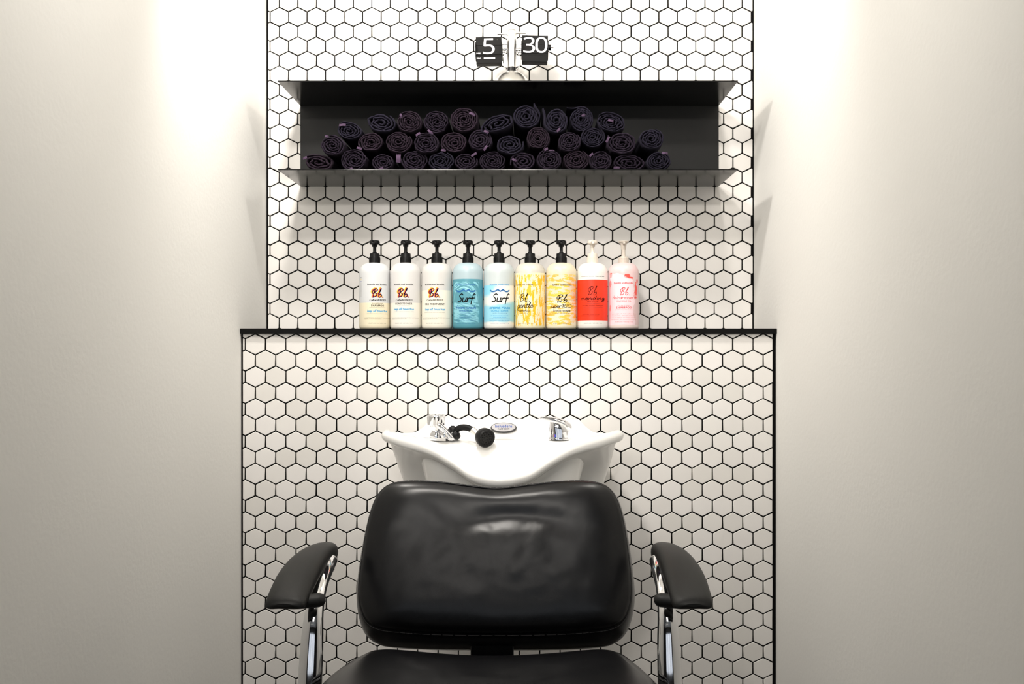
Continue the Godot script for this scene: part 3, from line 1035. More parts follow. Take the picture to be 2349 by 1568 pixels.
# single-stroke handwriting: x-height 1, ascender 2
const HAND := {
	"a": [1.1, [[0.85, 0.8, 0.5, 1.0, 0.1, 0.6, 0.2, 0.05, 0.55, 0.15, 0.85, 0.9, 0.82, 0.15, 1.05, 0.1]]],
	"c": [0.95, [[0.8, 0.8, 0.5, 1.0, 0.1, 0.6, 0.25, 0.05, 0.85, 0.2]]],
	"C": [1.05, [[0.95, 1.6, 0.6, 1.9, 0.1, 1.1, 0.2, 0.1, 0.95, 0.25]]],
	"d": [1.1, [[0.8, 0.8, 0.45, 1.0, 0.1, 0.55, 0.25, 0.03, 0.6, 0.2, 0.9, 1.1, 0.95, 2.0], [0.93, 1.2, 0.85, 0.15, 1.05, 0.1]]],
	"e": [0.98, [[0.1, 0.5, 0.75, 0.65, 0.55, 1.0, 0.15, 0.75, 0.15, 0.15, 0.5, 0.0, 0.95, 0.3]]],
	"f": [0.9, [[0.95, 1.8, 0.65, 2.0, 0.42, 1.4, 0.32, -0.55], [0.0, 0.9, 0.85, 1.0]]],
	"g": [1.1, [[0.85, 0.85, 0.45, 1.0, 0.1, 0.55, 0.3, 0.05, 0.7, 0.3, 0.88, 0.95, 0.75, -0.7, 0.35, -1.0, 0.05, -0.6, 1.0, 0.1]]],
	"h": [1.0, [[0.12, 2.0, 0.08, 0.0], [0.1, 0.5, 0.45, 1.0, 0.75, 0.75, 0.75, 0.1, 0.95, 0.05]]],
	"i": [0.5, [[0.2, 1.0, 0.18, 0.1, 0.45, 0.1], [0.25, 1.45, 0.32, 1.55]]],
	"k": [0.9, [[0.12, 2.0, 0.08, 0.0], [0.75, 1.0, 0.15, 0.45, 0.85, 0.0]]],
	"l": [0.6, [[0.1, 0.3, 0.5, 1.6, 0.38, 2.0, 0.2, 1.2, 0.28, 0.1, 0.6, 0.15]]],
	"m": [1.3, [[0.05, 1.0, 0.1, 0.0], [0.1, 0.3, 0.35, 0.95, 0.52, 0.8, 0.54, 0.0], [0.54, 0.3, 0.8, 0.95, 1.0, 0.8, 1.0, 0.1, 1.25, 0.1]]],
	"n": [1.0, [[0.05, 1.0, 0.1, 0.0], [0.1, 0.3, 0.4, 0.95, 0.68, 0.8, 0.7, 0.1, 0.95, 0.1]]],
	"o": [0.95, [[0.5, 1.0, 0.12, 0.6, 0.3, 0.02, 0.75, 0.3, 0.7, 0.85, 0.42, 1.0, 0.95, 0.85]]],
	"p": [0.95, [[0.18, 1.0, 0.08, -1.0], [0.13, 0.4, 0.4, 1.0, 0.8, 0.75, 0.6, 0.1, 0.12, 0.1]]],
	"r": [0.75, [[0.05, 1.0, 0.12, 0.0], [0.12, 0.4, 0.3, 0.85, 0.55, 1.0, 0.75, 0.85]]],
	"s": [0.8, [[0.7, 0.9, 0.35, 1.0, 0.2, 0.7, 0.6, 0.4, 0.5, 0.02, 0.1, 0.1]]],
	"S": [1.05, [[1.0, 1.7, 0.65, 2.0, 0.25, 1.6, 0.4, 1.15, 0.8, 0.75, 0.65, 0.1, 0.05, 0.1]]],
	"t": [0.7, [[0.4, 1.8, 0.28, 0.2, 0.6, 0.05], [0.0, 1.05, 0.75, 1.15]]],
	"u": [1.0, [[0.1, 1.0, 0.12, 0.2, 0.4, 0.0, 0.72, 0.35, 0.8, 1.0], [0.8, 1.0, 0.78, 0.15, 1.0, 0.1]]],
	"w": [1.15, [[0.05, 1.0, 0.22, 0.02, 0.52, 0.7, 0.78, 0.02, 1.08, 1.0]]],
	"'": [0.3, [[0.15, 2.0, 0.08, 1.6]]],
	"R": [1.0, [[0.15, 1.8, 0.1, 0.0], [0.0, 1.6, 0.6, 1.85, 0.78, 1.4, 0.15, 0.95, 0.9, 0.0]]],
	"I": [0.45, [[0.22, 1.8, 0.18, 0.0]]],
	"H": [1.0, [[0.12, 1.9, 0.1, 0.0], [0.85, 1.9, 0.85, 0.0], [0.1, 0.9, 0.85, 1.0]]],
	"B": [1.15, [[0.2, 0.75, 0.0, 1.2, 0.3, 1.75, 0.85, 1.9, 0.95, 1.5, 0.45, 1.05, 0.95, 0.75, 0.85, 0.25, 0.3, 0.05], [0.5, 1.95, 0.38, 1.0, 0.25, -0.05]]],
	"b": [0.95, [[0.1, 0.7, 0.5, 1.5, 0.6, 2.0, 0.42, 1.7, 0.22, 0.25, 0.45, 0.0, 0.8, 0.3, 0.65, 0.7, 0.3, 0.45]]],
	".": [0.35, [[0.12, 0.0, 0.22, 0.06]]],
	" ": [0.55, []],
}

func on_bottle(s: float, h: float, lift: float, turn: float) -> Vector3:
	# millimetres along the bottle's skin -> a point of it
	var a := s * 0.001 / BR + turn
	return Vector3((BR + lift) * sin(a), h * 0.001, (BR + lift) * cos(a))

func strokes(g: Geo, line: PackedVector2Array, width: float, lift: float, turn: float) -> void:
	# a pen stroke of even width with round ends, laid on the bottle
	var n := line.size()
	var pv := PackedVector3Array()
	var pi := PackedInt32Array()
	for i in n:
		var t := (line[mini(i + 1, n - 1)] - line[maxi(i - 1, 0)]).normalized()
		var q := Vector2(-t.y, t.x) * (width / 2.0)
		var p := line[i]
		if i == 0:
			p -= t * width * 0.3
		if i == n - 1:
			p += t * width * 0.3
		var l := p + q
		var r := p - q
		pv.append(on_bottle(l.x, l.y, lift, turn))
		pv.append(on_bottle(r.x, r.y, lift, turn))
		if i > 0:
			var b := i * 2
			for k in [b - 2, b - 1, b, b, b - 1, b + 1]:
				pi.append(k)
	outwards(g, pv, pi)

func outwards(g: Geo, pv: PackedVector3Array, pi: PackedInt32Array) -> void:
	for t in range(0, pi.size(), 3):
		var c := pv[pi[t]] + pv[pi[t + 1]] + pv[pi[t + 2]]
		c.y = 0.0
		if (pv[pi[t + 1]] - pv[pi[t]]).cross(pv[pi[t + 2]] - pv[pi[t]]).dot(c) < 0.0:
			var k := pi[t + 1]
			pi[t + 1] = pi[t + 2]
			pi[t + 2] = k
	g.add(pv, pi, PackedVector2Array(), 1)

func hand(g: Geo, words: String, cx: float, base: float, width: float, xh: float, pen: float, lift: float, turn: float, slant := 0.18) -> void:
	var total := 0.0
	for ch in words:
		total += HAND[ch][0]
	var k := width / total
	var at := cx - width / 2.0
	for ch in words:
		for st in HAND[ch][1]:
			var pts := []
			for i in range(0, st.size(), 2):
				pts.append(Vector2(at + st[i] * k + st[i + 1] * xh * slant, base + st[i + 1] * xh))
			strokes(g, PackedVector2Array(smooth3(pts, 5)), pen, lift, turn)
		at += HAND[ch][0] * k

func print_text(g: Geo, words: String, cx: float, cy: float, width: float, height: float, turn: float, bold := false, lift := 0.00016) -> void:
	var tri := flat_text(words, width, height, bold)
	var pv := PackedVector3Array()
	var pi := PackedInt32Array()
	for i in tri.size():
		pv.append(on_bottle(cx + tri[i].x, cy + tri[i].y, lift, turn))
		pi.append(i)
	outwards(g, pv, pi)

func skin_patch(g: Geo, s0: float, s1: float, h0: float, h1: float, lift: float, turn: float) -> void:
	var pv := PackedVector3Array()
	var pi := PackedInt32Array()
	var n := 24
	for i in n + 1:
		var s := lerpf(s0, s1, float(i) / n)
		pv.append(on_bottle(s, h0, lift, turn))
		pv.append(on_bottle(s, h1, lift, turn))
		if i > 0:
			var b := i * 2
			for k in [b - 2, b - 1, b, b, b - 1, b + 1]:
				pi.append(k)
	outwards(g, pv, pi)

# the outline of the plastic bottle, bottom to shoulder, as points between two heights
func body_profile(from: float, to: float) -> Array:
	var key := [Vector2(0.030, 0.0), Vector2(0.0375, 0.0008), Vector2(0.0403, 0.003), Vector2(0.0414, 0.007), Vector2(BR, 0.012), Vector2(BR, 0.152)]
	for i in range(1, 15):
		var a := i / 14.0 * PI / 2.0
		key.append(Vector2(0.0135 + (BR - 0.0135) * pow(cos(a), 0.85), 0.152 + 0.029 * pow(sin(a), 0.95)))
	var out := []
	for i in key.size():
		var p: Vector2 = key[i]
		if i > 0:
			var q: Vector2 = key[i - 1]
			for lim in [from, to]:
				if q.y < lim - 1e-6 and p.y > lim + 1e-6:
					out.append(q.lerp(p, (lim - q.y) / (p.y - q.y)))
		if p.y >= from - 1e-6 and p.y <= to + 1e-6:
			out.append(p)
	return out

func body_mesh(from: float, to: float, turn: float) -> ArrayMesh:
	# u runs once round with 0.5 at the label's middle, v downwards over the height
	var prof := body_profile(from, to)
	var segs := 72
	var pv := PackedVector3Array()
	var uv := PackedVector2Array()
	var pi := PackedInt32Array()
	for p in prof:
		for j in segs + 1:
			var a := TAU * (float(j) / segs - 0.5)
			pv.append(Vector3(p.x * sin(a + turn), p.y, p.x * cos(a + turn)))
			uv.append(Vector2(float(j) / segs, 1.0 - p.y / BH))
	for i in prof.size() - 1:
		for j in segs:
			var b := i * (segs + 1) + j
			for k in [b, b + 1, b + segs + 2, b, b + segs + 2, b + segs + 1]:
				pi.append(k)
	for which in [0, prof.size() - 1]:
		var at := pv.size()
		for j in segs:
			var a := TAU * j / segs
			pv.append(Vector3(prof[which].x * sin(a), prof[which].y, prof[which].x * cos(a)))
			uv.append(Vector2.ZERO)
		pv.append(Vector3(0, prof[which].y, 0))
		uv.append(Vector2.ZERO)
		for j in segs:
			var k0 := at + j
			var k1 := at + (j + 1) % segs
			if which == 0:
				pi.append(k1); pi.append(k0); pi.append(at + segs)
			else:
				pi.append(k0); pi.append(k1); pi.append(at + segs)
	var g := Geo.new()
	g.add(pv, pi, uv)
	return g.mesh()

func ink_map(paint: Callable) -> ImageTexture:
	# the print that covers a bottle: paint(s, h) in millimetres from the label's middle and from the base
	var w := 640
	var hh := 448
	var im := Image.create(w, hh, false, Image.FORMAT_RGB8)
	for y in hh:
		var h := (1.0 - (y + 0.5) / hh) * BH * 1000.0
		for x in w:
			var s := ((x + 0.5) / w - 0.5) * TAU * BR * 1000.0
			im.set_pixel(x, y, paint.call(s, h))
	return ImageTexture.create_from_image(im)

func plastic(c: Color, tex: Texture2D = null, through := 0.2) -> StandardMaterial3D:
	var m := mat(c, 0.33)
	if tex:
		m.albedo_texture = tex
	if through > 0.0:
		m.backlight_enabled = true
		m.backlight = Color(through, through, through)
	return m

func pump_parts(b: Node3D, m: Material, kind: int) -> void:
	var c := Geo.new()
	if kind < 2:
		c.lathe([Vector2(0.0150, 0.1795), Vector2(0.0150, 0.184), Vector2(0.0146, 0.1975), Vector2(0.0143, 0.1978), Vector2(0.0135, 0.1982), Vector2(0.0135, 0.2055), Vector2(0.0128, 0.2066), Vector2(0.007, 0.2068)], 36)
	else:
		c.lathe([Vector2(0.0138, 0.1795), Vector2(0.0138, 0.193), Vector2(0.0132, 0.196), Vector2(0.0105, 0.1985), Vector2(0.007, 0.199)], 36)
	# ribs of the closure
	for j in 36:
		var a := TAU * j / 36.0
		c.box(Vector3(-0.0004, 0.183, 0.0142 if kind < 2 else 0.0132), Vector3(0.0004, 0.195, 0.0153 if kind < 2 else 0.0143), 0.0, Transform3D(Basis(Vector3.UP, a), Vector3.ZERO))
	put("pump_collar", c.mesh(), m, b)
	var s := Geo.new()
	if kind < 2:
		s.lathe([Vector2(0.0082, 0.2064), Vector2(0.0056, 0.210), Vector2(0.0046, 0.2125), Vector2(0.0046, 0.2245), Vector2(0.0072, 0.2255), Vector2(0.0074, 0.2325)], 24)
	else:
		s.lathe([Vector2(0.0056, 0.1985), Vector2(0.0054, 0.2185), Vector2(0.0064, 0.219), Vector2(0.0074, 0.226), Vector2(0.0085, 0.2325), Vector2(0.0122, 0.2375)], 24)
	put("pump_stem", s.mesh(), m, b)
	var h := Geo.new()
	if kind < 2:
		h.lathe([Vector2(0.0074, 0.231), Vector2(0.0128, 0.2318), Vector2(0.0139, 0.2345), Vector2(0.0139, 0.2385), Vector2(0.0128, 0.2412), Vector2(0.0095, 0.2424), Vector2(0.004, 0.2428)], 36)
		# spout pointing to the room
		h.tube([Vector3(0, 0.2365, 0.006), Vector3(0, 0.2365, 0.018), Vector3(0, 0.235, 0.027), Vector3(0, 0.2315, 0.031)], [Vector2(0.0046, 0.0056), Vector2(0.0044, 0.005), Vector2(0.004, 0.0046), Vector2(0.0034, 0.004)], 16, Vector3.UP)
	else:
		h.lathe([Vector2(0.0122, 0.2372), Vector2(0.0142, 0.2382), Vector2(0.0146, 0.2395), Vector2(0.0138, 0.2407), Vector2(0.004, 0.2412)], 36)
		h.tube([Vector3(0, 0.2335, 0.004), Vector3(0, 0.2345, 0.016), Vector3(0, 0.2325, 0.026)], [0.0042, 0.004, 0.0034], 14, Vector3.UP)
	put("pump_head", h.mesh(), m, b)

func lettering(b: Node3D, called: String, g: Geo, m: Material) -> void:
	if g.v.size():
		put(called, g.mesh(), m, b)

func bottles() -> void:
	var blk: Material = mats.black_plastic
	var whitep := mat(s8(222, 213, 200), 0.4)
	var frost := mat(s8(214, 204, 192), 0.35)
	frost.backlight_enabled = true
	frost.backlight = Color(0.5, 0.5, 0.5)
	var cyan_ink := mat(s8(40, 160, 215), 0.5)
	var navy_ink := mat(s8(22, 100, 165), 0.5)
	var red_ink := mat(s8(222, 45, 50), 0.5)
	var grey_ink := mat(s8(70, 62, 60), 0.5)
	var grey2 := mat(s8(120, 105, 90), 0.5)
	var nz := FastNoiseLite.new()
	nz.seed = 5
	nz.frequency = 1.0
	nz.fractal_octaves = 3
	var g0 := "pump bottles on the ledge"
	var spacing := 0.08485
	var x0 := -0.4145
	var labels := [
		"white pump bottle with a colourful logo and cream filling, lettered SHAMPOO",
		"white pump bottle with a colourful logo, half filled, lettered CONDITIONER",
		"white pump bottle with a colourful logo and high fill line, lettered PRO TREATMENT",
		"teal pump bottle with a brushed wave print and the word Surf",
		"white and sky blue pump bottle with a wave and the word Surf",
		"cream pump bottle with upright yellow scribble print, lettered gentle",
		"yellow printed pump bottle with level scribbles, lettered super RICH",
		"white pump bottle with a bright red label and white pump",
		"pink pump bottle with red blots and a clear pump",
	]
	for i in 9:
		var b := thing("pump_bottle", labels[i], "bottle", Vector3(x0 + i * spacing, 1.1332, 0.128 + 0.0015 * sin(i * 2.1)), 0.0, g0)
		var turn: float = deg_to_rad([11.5, -8.5, -9.6, -9.4, 3.0, -25.0, 2.7, 2.0, 2.0][i]) - atan2(x0 + i * spacing, 2.57)
		var fill: float = [0.071, 0.071, 0.105, 0.135, 0.118, 0.152, 0.075, 0.1, 0.1][i]
		var upper: Material
		var lower: Material
		match i:
			0:
				upper = plastic(s8(216, 218, 219), null, 0.35); lower = plastic(s8(236, 226, 198), null, 0.15)
			1:
				upper = plastic(s8(217, 215, 213), null, 0.35); lower = plastic(s8(238, 234, 224), null, 0.15)
			2:
				upper = plastic(s8(215, 213, 209), null, 0.35); lower = plastic(s8(237, 233, 218), null, 0.15)
			3:
				var tx := ink_map(func(s: float, h: float) -> Color:
					var base := s8(84, 150, 166)
					var inside := smoothstep(44.0, 38.0, absf(s + 1.0) + 3.0 * nz.get_noise_2d(h * 0.05, 3.0)) * smoothstep(15.0, 21.0, h + 3.0 * nz.get_noise_2d(s * 0.04, 1.0)) * smoothstep(129.0, 123.0, h + 3.0 * nz.get_noise_2d(s * 0.05, 7.0))
					var k := 0.0
					if h > 72.0:
						var r := Vector2(s + 8.0, (h - 78.0) * 0.95).length() + 3.0 * nz.get_noise_2d(s * 0.03, h * 0.03)
						k = smoothstep(-0.05, 0.35, nz.get_noise_2d(r * 0.22, s * 0.006)) * smoothstep(16.0, 34.0, r)
					else:
						k = 0.75 * smoothstep(-0.45, 0.1, nz.get_noise_2d(s * 0.02, (h + 0.25 * s) * 0.12)) 
						k -= 0.5 * smoothstep(0.15, 0.3, nz.get_noise_2d(s * 0.03 + 40.0, (h - 0.3 * s) * 0.3)) * smoothstep(5.0, 25.0, s)
					return base.lerp(s8(160, 222, 236), clampf(k * inside, 0.0, 1.0)))
				upper = plastic(s8(176, 196, 203), null, 0.35); lower = plastic(Color.WHITE, tx, 0.1)
			4:
				var tx := ink_map(func(s: float, h: float) -> Color:
					var base := s8(240, 239, 232)
					var n1 := nz.get_noise_2d(s * 0.03, h * 0.02 + 11.0)
					var k := smoothstep(66.0, 79.0, h) 
					var band := smoothstep(0.0, 9.0, 72.0 + 0.10 * s + 5.0 * n1 - h) * smoothstep(17.0, 23.0, h + 3.0 * n1)
					var corner := smoothstep(-6.0, -28.0, s + 14.0 * n1 - (h - 112.0) * 0.5) * smoothstep(84.0, 96.0, h + 6.0 * n1)
					return base.lerp(s8(150, 216, 238), clampf(maxf(band * 0.9, corner), 0.0, 1.0)))
				upper = plastic(s8(202, 211, 212), null, 0.35); lower = plastic(Color.WHITE, tx, 0.12)
			5:
				var tx := ink_map(func(s: float, h: float) -> Color:
					var base := s8(242, 232, 198)
					var k := smoothstep(0.02, 0.12, nz.get_noise_2d(s * 0.10, h * 0.028) + 0.35 * nz.get_noise_2d(s * 0.35 + 7.0, h * 0.2))
					k *= smoothstep(8.0, 12.0, h) * smoothstep(148.0, 145.0, h)
					return base.lerp(s8(245, 190, 30), k))
				upper = plastic(s8(212, 207, 195), null, 0.3); lower = plastic(Color.WHITE, tx, 0.12)
			6:
				var tx := ink_map(func(s: float, h: float) -> Color:
					var base := s8(242, 233, 205) if h < 75.0 else s8(226, 216, 190)
					var k := smoothstep(0.0, 0.12, nz.get_noise_2d(s * 0.03 + 30.0, h * 0.11) + 0.4 * nz.get_noise_2d(s * 0.2 + 3.0, h * 0.4))
					k *= smoothstep(9.0, 13.0, h) * smoothstep(149.0, 144.0, h)
					var orange := smoothstep(0.05, 0.4, nz.get_noise_2d(s * 0.02 + 2.0, h * 0.02))
					return base.lerp(s8(250, 206, 70).lerp(s8(250, 180, 66), orange), k * 0.9))
				upper = plastic(Color.WHITE, tx, 0.25); lower = plastic(Color.WHITE, tx, 0.12)
			7:
				upper = plastic(s8(238, 234, 228), null, 0.08); lower = upper
			8:
				var tx := ink_map(func(s: float, h: float) -> Color:
					var n1 := nz.get_noise_2d(s * 0.06, h * 0.06)
					var base := s8(232, 200, 200) if h > 12.0 else s8(238, 220, 214)
					var edge_top := 151.0 - maxf(0.0, s + 16.0) * 0.40 + 2.5 * n1
					var inside := smoothstep(0.0, 1.5, edge_top - h) * smoothstep(0.0, 1.5, 31.0 + 4.0 * n1 + 5.0 * sin(h * 0.09) - s) * smoothstep(12.0, 13.5, h + 0.06 * absf(s))
					var c := base.lerp(s8(252, 222, 228), inside)
					var blot := 0.0
					for q in [[-41.0, 145.0, 6.0, 7.0], [10.0, 143.0, 9.0, 6.0], [20.0, 138.0, 7.0, 3.0], [38.0, 104.0, 6.0, 20.0], [33.0, 92.0, 4.0, 9.0], [-43.0, 122.0, 5.0, 14.0], [-44.0, 57.0, 5.0, 8.0], [44.0, 130.0, 4.0, 5.0]]:
						var d := Vector2((s - q[0]) / q[2], (h - q[1]) / q[3]).length() + 0.5 * n1
						blot = maxf(blot, smoothstep(1.0, 0.85, d))
					return c.lerp(s8(244, 88, 80), blot * (1.0 - inside * 0.6)))
				upper = plastic(Color.WHITE, tx, 0.2); lower = plastic(Color.WHITE, tx, 0.12)
		put("bottle_body", body_mesh(fill, BH, turn), upper, b)
		put("filled_body", body_mesh(0.0, fill, turn), lower, b)
		pump_parts(b, [blk, blk, blk, blk, blk, blk, blk, whitep, frost][i], 2 if i == 8 else 0)
		# print
		var ink := Geo.new()
		var small := Geo.new()
		var tint := Geo.new()
		if i < 3:
			print_text(ink, "Bumble and bumble.", 0, 120.3, 57, 4.7, turn, true)
			for sh in [[-2.2, 1.0, 0.00010, s8(250, 205, 30), 4.2], [-0.9, 0.3, 0.00013, s8(215, 40, 70), 2.6], [0.6, -0.4, 0.00015, s8(40, 60, 150), 2.0]]:
				var lg := Geo.new()
				hand(lg, "Bb.", sh[0], 86.0 + sh[1], 33.0, 11.8, sh[4], sh[2], turn, 0.12)
				put("logo_shadow", lg.mesh(), mat(sh[3], 0.5), b)
			var lb := Geo.new()
			hand(lb, "Bb.", 0.4, 86.0, 33.0, 11.8, 1.8, 0.00018, turn, 0.12)
			put("logo", lb.mesh(), mats.ink, b)
			hand(ink, "Color", -13.0, 76.0, 19.0, 2.7, 0.95, 0.00016, turn)
			print_text(ink, "MINDED", 11.0, 78.6, 27.0, 4.9, turn, true)
			var sub: String = ["SHAMPOO", "CONDITIONER", "PRO TREATMENT"][i]
			var y: float = [63.3, 68.2, 67.2][i]
			if i == 0:
				print_text(ink, "SULFATE FREE", 0, 69.0, 31, 2.5, turn)
			print_text(ink, sub, 0, y, [36.0, 48.0, 56.0][i], 4.9, turn, true)
			print_text(small, ["shampooing sans sulfates", "après-shampooing", "traitement pro"][i], 0, y - 5.5, [45.0, 34.0, 27.0][i], 2.0, turn)
			hand(tint, "keep all tones true", 0, [46.5, 51.5, 51.0][i], 58, 3.1, 1.0, 0.00016, turn)
			print_text(small, "préserve toute la pureté des reflets", 0, [41.6, 46.6, 45.0][i], 60, 1.9, turn)
			print_text(ink, "FOR PROFESSIONAL, IN-SALON USE ONLY", -8, 30.5, 60, 1.8, turn, true)
			print_text(ink, "RESERVE A L'USAGE EN SALON", -15, 27.3, 46, 1.8, turn, true)
			print_text(small, "NOT FOR RESALE", 36, 30.5, 24, 1.7, turn)
			print_text(ink, "33.8 FL OZ / OZ LIQ / 1L e", 0, 15.8, 50, 2.7, turn)
			lettering(b, "blue_lettering", tint, cyan_ink)
			if i == 0:
				var side := Geo.new()
				for q in [[139.0, s8(30, 30, 30)], [134.0, s8(250, 205, 30)], [128.5, s8(40, 60, 160)]]:
					var dot := Geo.new()
					skin_patch(dot, -53.0, -51.0, q[0] - 1.8, q[0] + 1.8, 0.00016, turn)
					put("colour_mark", dot.mesh(), mat(q[1], 0.5), b)
				for k in 20:
					skin_patch(side, -52.6, -51.4, 124.0 - k * 1.9, 125.0 - k * 1.9, 0.00016, turn)
				lettering(b, "side_print", side, grey_ink)
		elif i < 5:
			print_text(tint, "Bumble and bumble.", 0, 119.6, 57, 4.7, turn, true)
			# the little wave
			var wv := PackedVector2Array(smooth3([Vector2(-27, 104.5), Vector2(-22, 101), Vector2(-14, 101.5), Vector2(-8, 104.5), Vector2(-4.5, 106.5), Vector2(-3, 104), Vector2(1, 101.8), Vector2(6, 104), Vector2(9, 106.2), Vector2(11, 103.8), Vector2(16, 101.2), Vector2(22, 101.2), Vector2(27, 104.5)], 5))
			var wg := Geo.new()
			strokes(wg, wv, 3.6, 0.00016, turn)
			put("wave_mark", wg.mesh(), navy_ink, b)
			hand(ink, "Surf", 0, 73.0, 46, 11.0, 2.7, 0.00018, turn, 0.22)
			hand(tint, "foam wash" if i == 3 else "creme rinse", 0, 54.5, 60, 4.6, 1.3, 0.00016, turn)
			print_text(tint, "SHAMPOO" if i == 3 else "CONDITIONER", 0, 49.5, 37 if i == 3 else 49, 4.9, turn, true)
			print_text(small, "shampooing" if i == 3 else "après-shampooing", 0, 43.0, 27 if i == 3 else 40, 2.4, turn)
			print_text(tint, "for buoyant body and soft,", 0, 36.3, 50, 2.5, turn, true)
			print_text(tint, "undulating texture", 0, 32.0, 36, 2.5, turn, true)
			print_text(small, "pour des cheveux doux et toniques", 0, 27.6, 60, 2.0, turn)
			print_text(small, "dans le vent, aux ondes naturelles", 0, 23.4, 58, 2.0, turn)
			print_text(small, "33.8 FL OZ / OZ LIQ / 1L e", 0, 15.2, 52, 2.7, turn)
			lettering(b, "blue_lettering", tint, navy_ink if i == 3 else cyan_ink)
		elif i == 5:
			print_text(small, "Bumble and bumble.", 0, 120.0, 55, 5.0, turn, true)
			hand(ink, "Bb.", 2.0, 74.0, 33, 11.0, 1.5, 0.00018, turn, 0.15)
			hand(ink, "gentle", 2.0, 58.0, 48, 7.0, 1.5, 0.00018, turn, 0.25)
			print_text(ink, "SHAMPOO", 0, 49.7, 34, 4.9, turn, true)
			print_text(small, "shampooing", 0, 43.0, 25, 2.3, turn)
			print_text(small, "33.8 FL OZ / OZ LIQ / 1L e", 4.0, 15.2, 50, 2.7, turn)
		elif i == 6:
			print_text(ink, "Bumble and bumble.", 0, 119.2, 57, 5.0, turn, true)
			hand(ink, "Bb.", 2.0, 72.0, 36, 10.5, 2.0, 0.00018, turn, 0.2)
			hand(ink, "super", -19.0, 58.0, 34, 5.0, 1.5, 0.00018, turn, 0.2)
			hand(ink, "RICH", 18.0, 57.5, 34, 5.0, 1.3, 0.00018, turn, 0.1)
			print_text(ink, "CONDITIONER", 0, 48.8, 49, 4.8, turn, true)
			print_text(small, "après-shampooing", 0, 42.5, 41, 2.5, turn)
			print_text(small, "33.8 FL OZ / OZ LIQ / 1L e", 0, 14.2, 51, 2.7, turn)
		elif i == 7:
			var red := Geo.new()
			skin_patch(red, -59.0, 59.0, 23.3, 133.3, 0.00010, turn)
			put("red_label", red.mesh(), mat(s8(242, 52, 12), 0.45), b)
			print_text(small, "Bumble and bumble.", -15.0, 142.2, 38, 3.0, turn)
			print_text(ink, "Wear and care", 20.0, 142.2, 28, 2.9, turn, true)
			hand(ink, "Bb.", 0.0, 91.5, 30, 12.0, 1.3, 0.00020, turn, 0.18)
			hand(ink, "mending", 0.0, 79.0, 72, 5.0, 1.4, 0.00020, turn, 0.2)
			print_text(ink, "MASQUE", 0, 74.2, 30, 4.2, turn, false, 0.0002)
			print_text(small, "masque réparateur", 0, 69.0, 36, 2.2, turn, false, 0.0002)
			print_text(ink, "for the (truly) damaged", 0, 62.7, 60, 3.3, turn, true, 0.0002)
			print_text(small, "pour cheveux vraiment abîmés", 0, 57.7, 56, 2.4, turn, false, 0.0002)
			print_text(ink, "PROFESSIONAL, IN-SALON USE ONLY", -6, 39.0, 48, 1.8, turn, false, 0.0002)
			print_text(ink, "RESERVE A L'USAGE EN SALON", -10, 35.8, 50, 1.8, turn, false, 0.0002)
			print_text(ink, "33.8 FL OZ / OZ LIQ / 1L e", 0, 15.8, 51, 2.7, turn)
		else:
			print_text(small, "Bumble and bumble.", 0, 124.2, 57, 5.0, turn, true)
			hand(ink, "Bb.", 2.0, 91.5, 28, 10.5, 1.5, 0.00018, turn, 0.2)
			hand(ink, "Hairdresser's", 0.0, 81.0, 68, 4.8, 0.9, 0.00018, turn, 0.15)
			print_text(ink, "INVISIBLE OIL", 0, 75.5, 41, 4.0, turn)
			print_text(small, "SULFATE FREE", 0, 63.0, 34, 2.5, turn)
			print_text(ink, "SHAMPOO", 0, 57.8, 43, 5.2, turn, true)
			print_text(small, "shampooing sans sulfates", 0, 52.0, 52, 2.2, turn)
			print_text(ink, "featherlight oils help soften, silken,", 0, 41.2, 76, 2.7, turn)
			print_text(ink, "tame, de-frizz, detangle and protect", 0, 36.3, 76, 2.7, turn)
			print_text(small, "six huiles légères qui aident à adoucir,", 0, 31.2, 76, 2.3, turn)
			print_text(small, "discipliner les frisottis, démêler", 0, 26.2, 76, 2.3, turn)
			print_text(small, "33.8 FL OZ / OZ LIQ / 1L e", 0, 19.5, 51, 2.5, turn)
		lettering(b, "lettering", ink, red_ink if i == 8 else mats.ink)
		lettering(b, "small_print", small, red_ink if i == 8 else (navy_ink if i == 3 or i == 4 else (grey2 if i == 2 or i == 1 else grey_ink)))

# ---------------------------------------------------------------- rolled towels

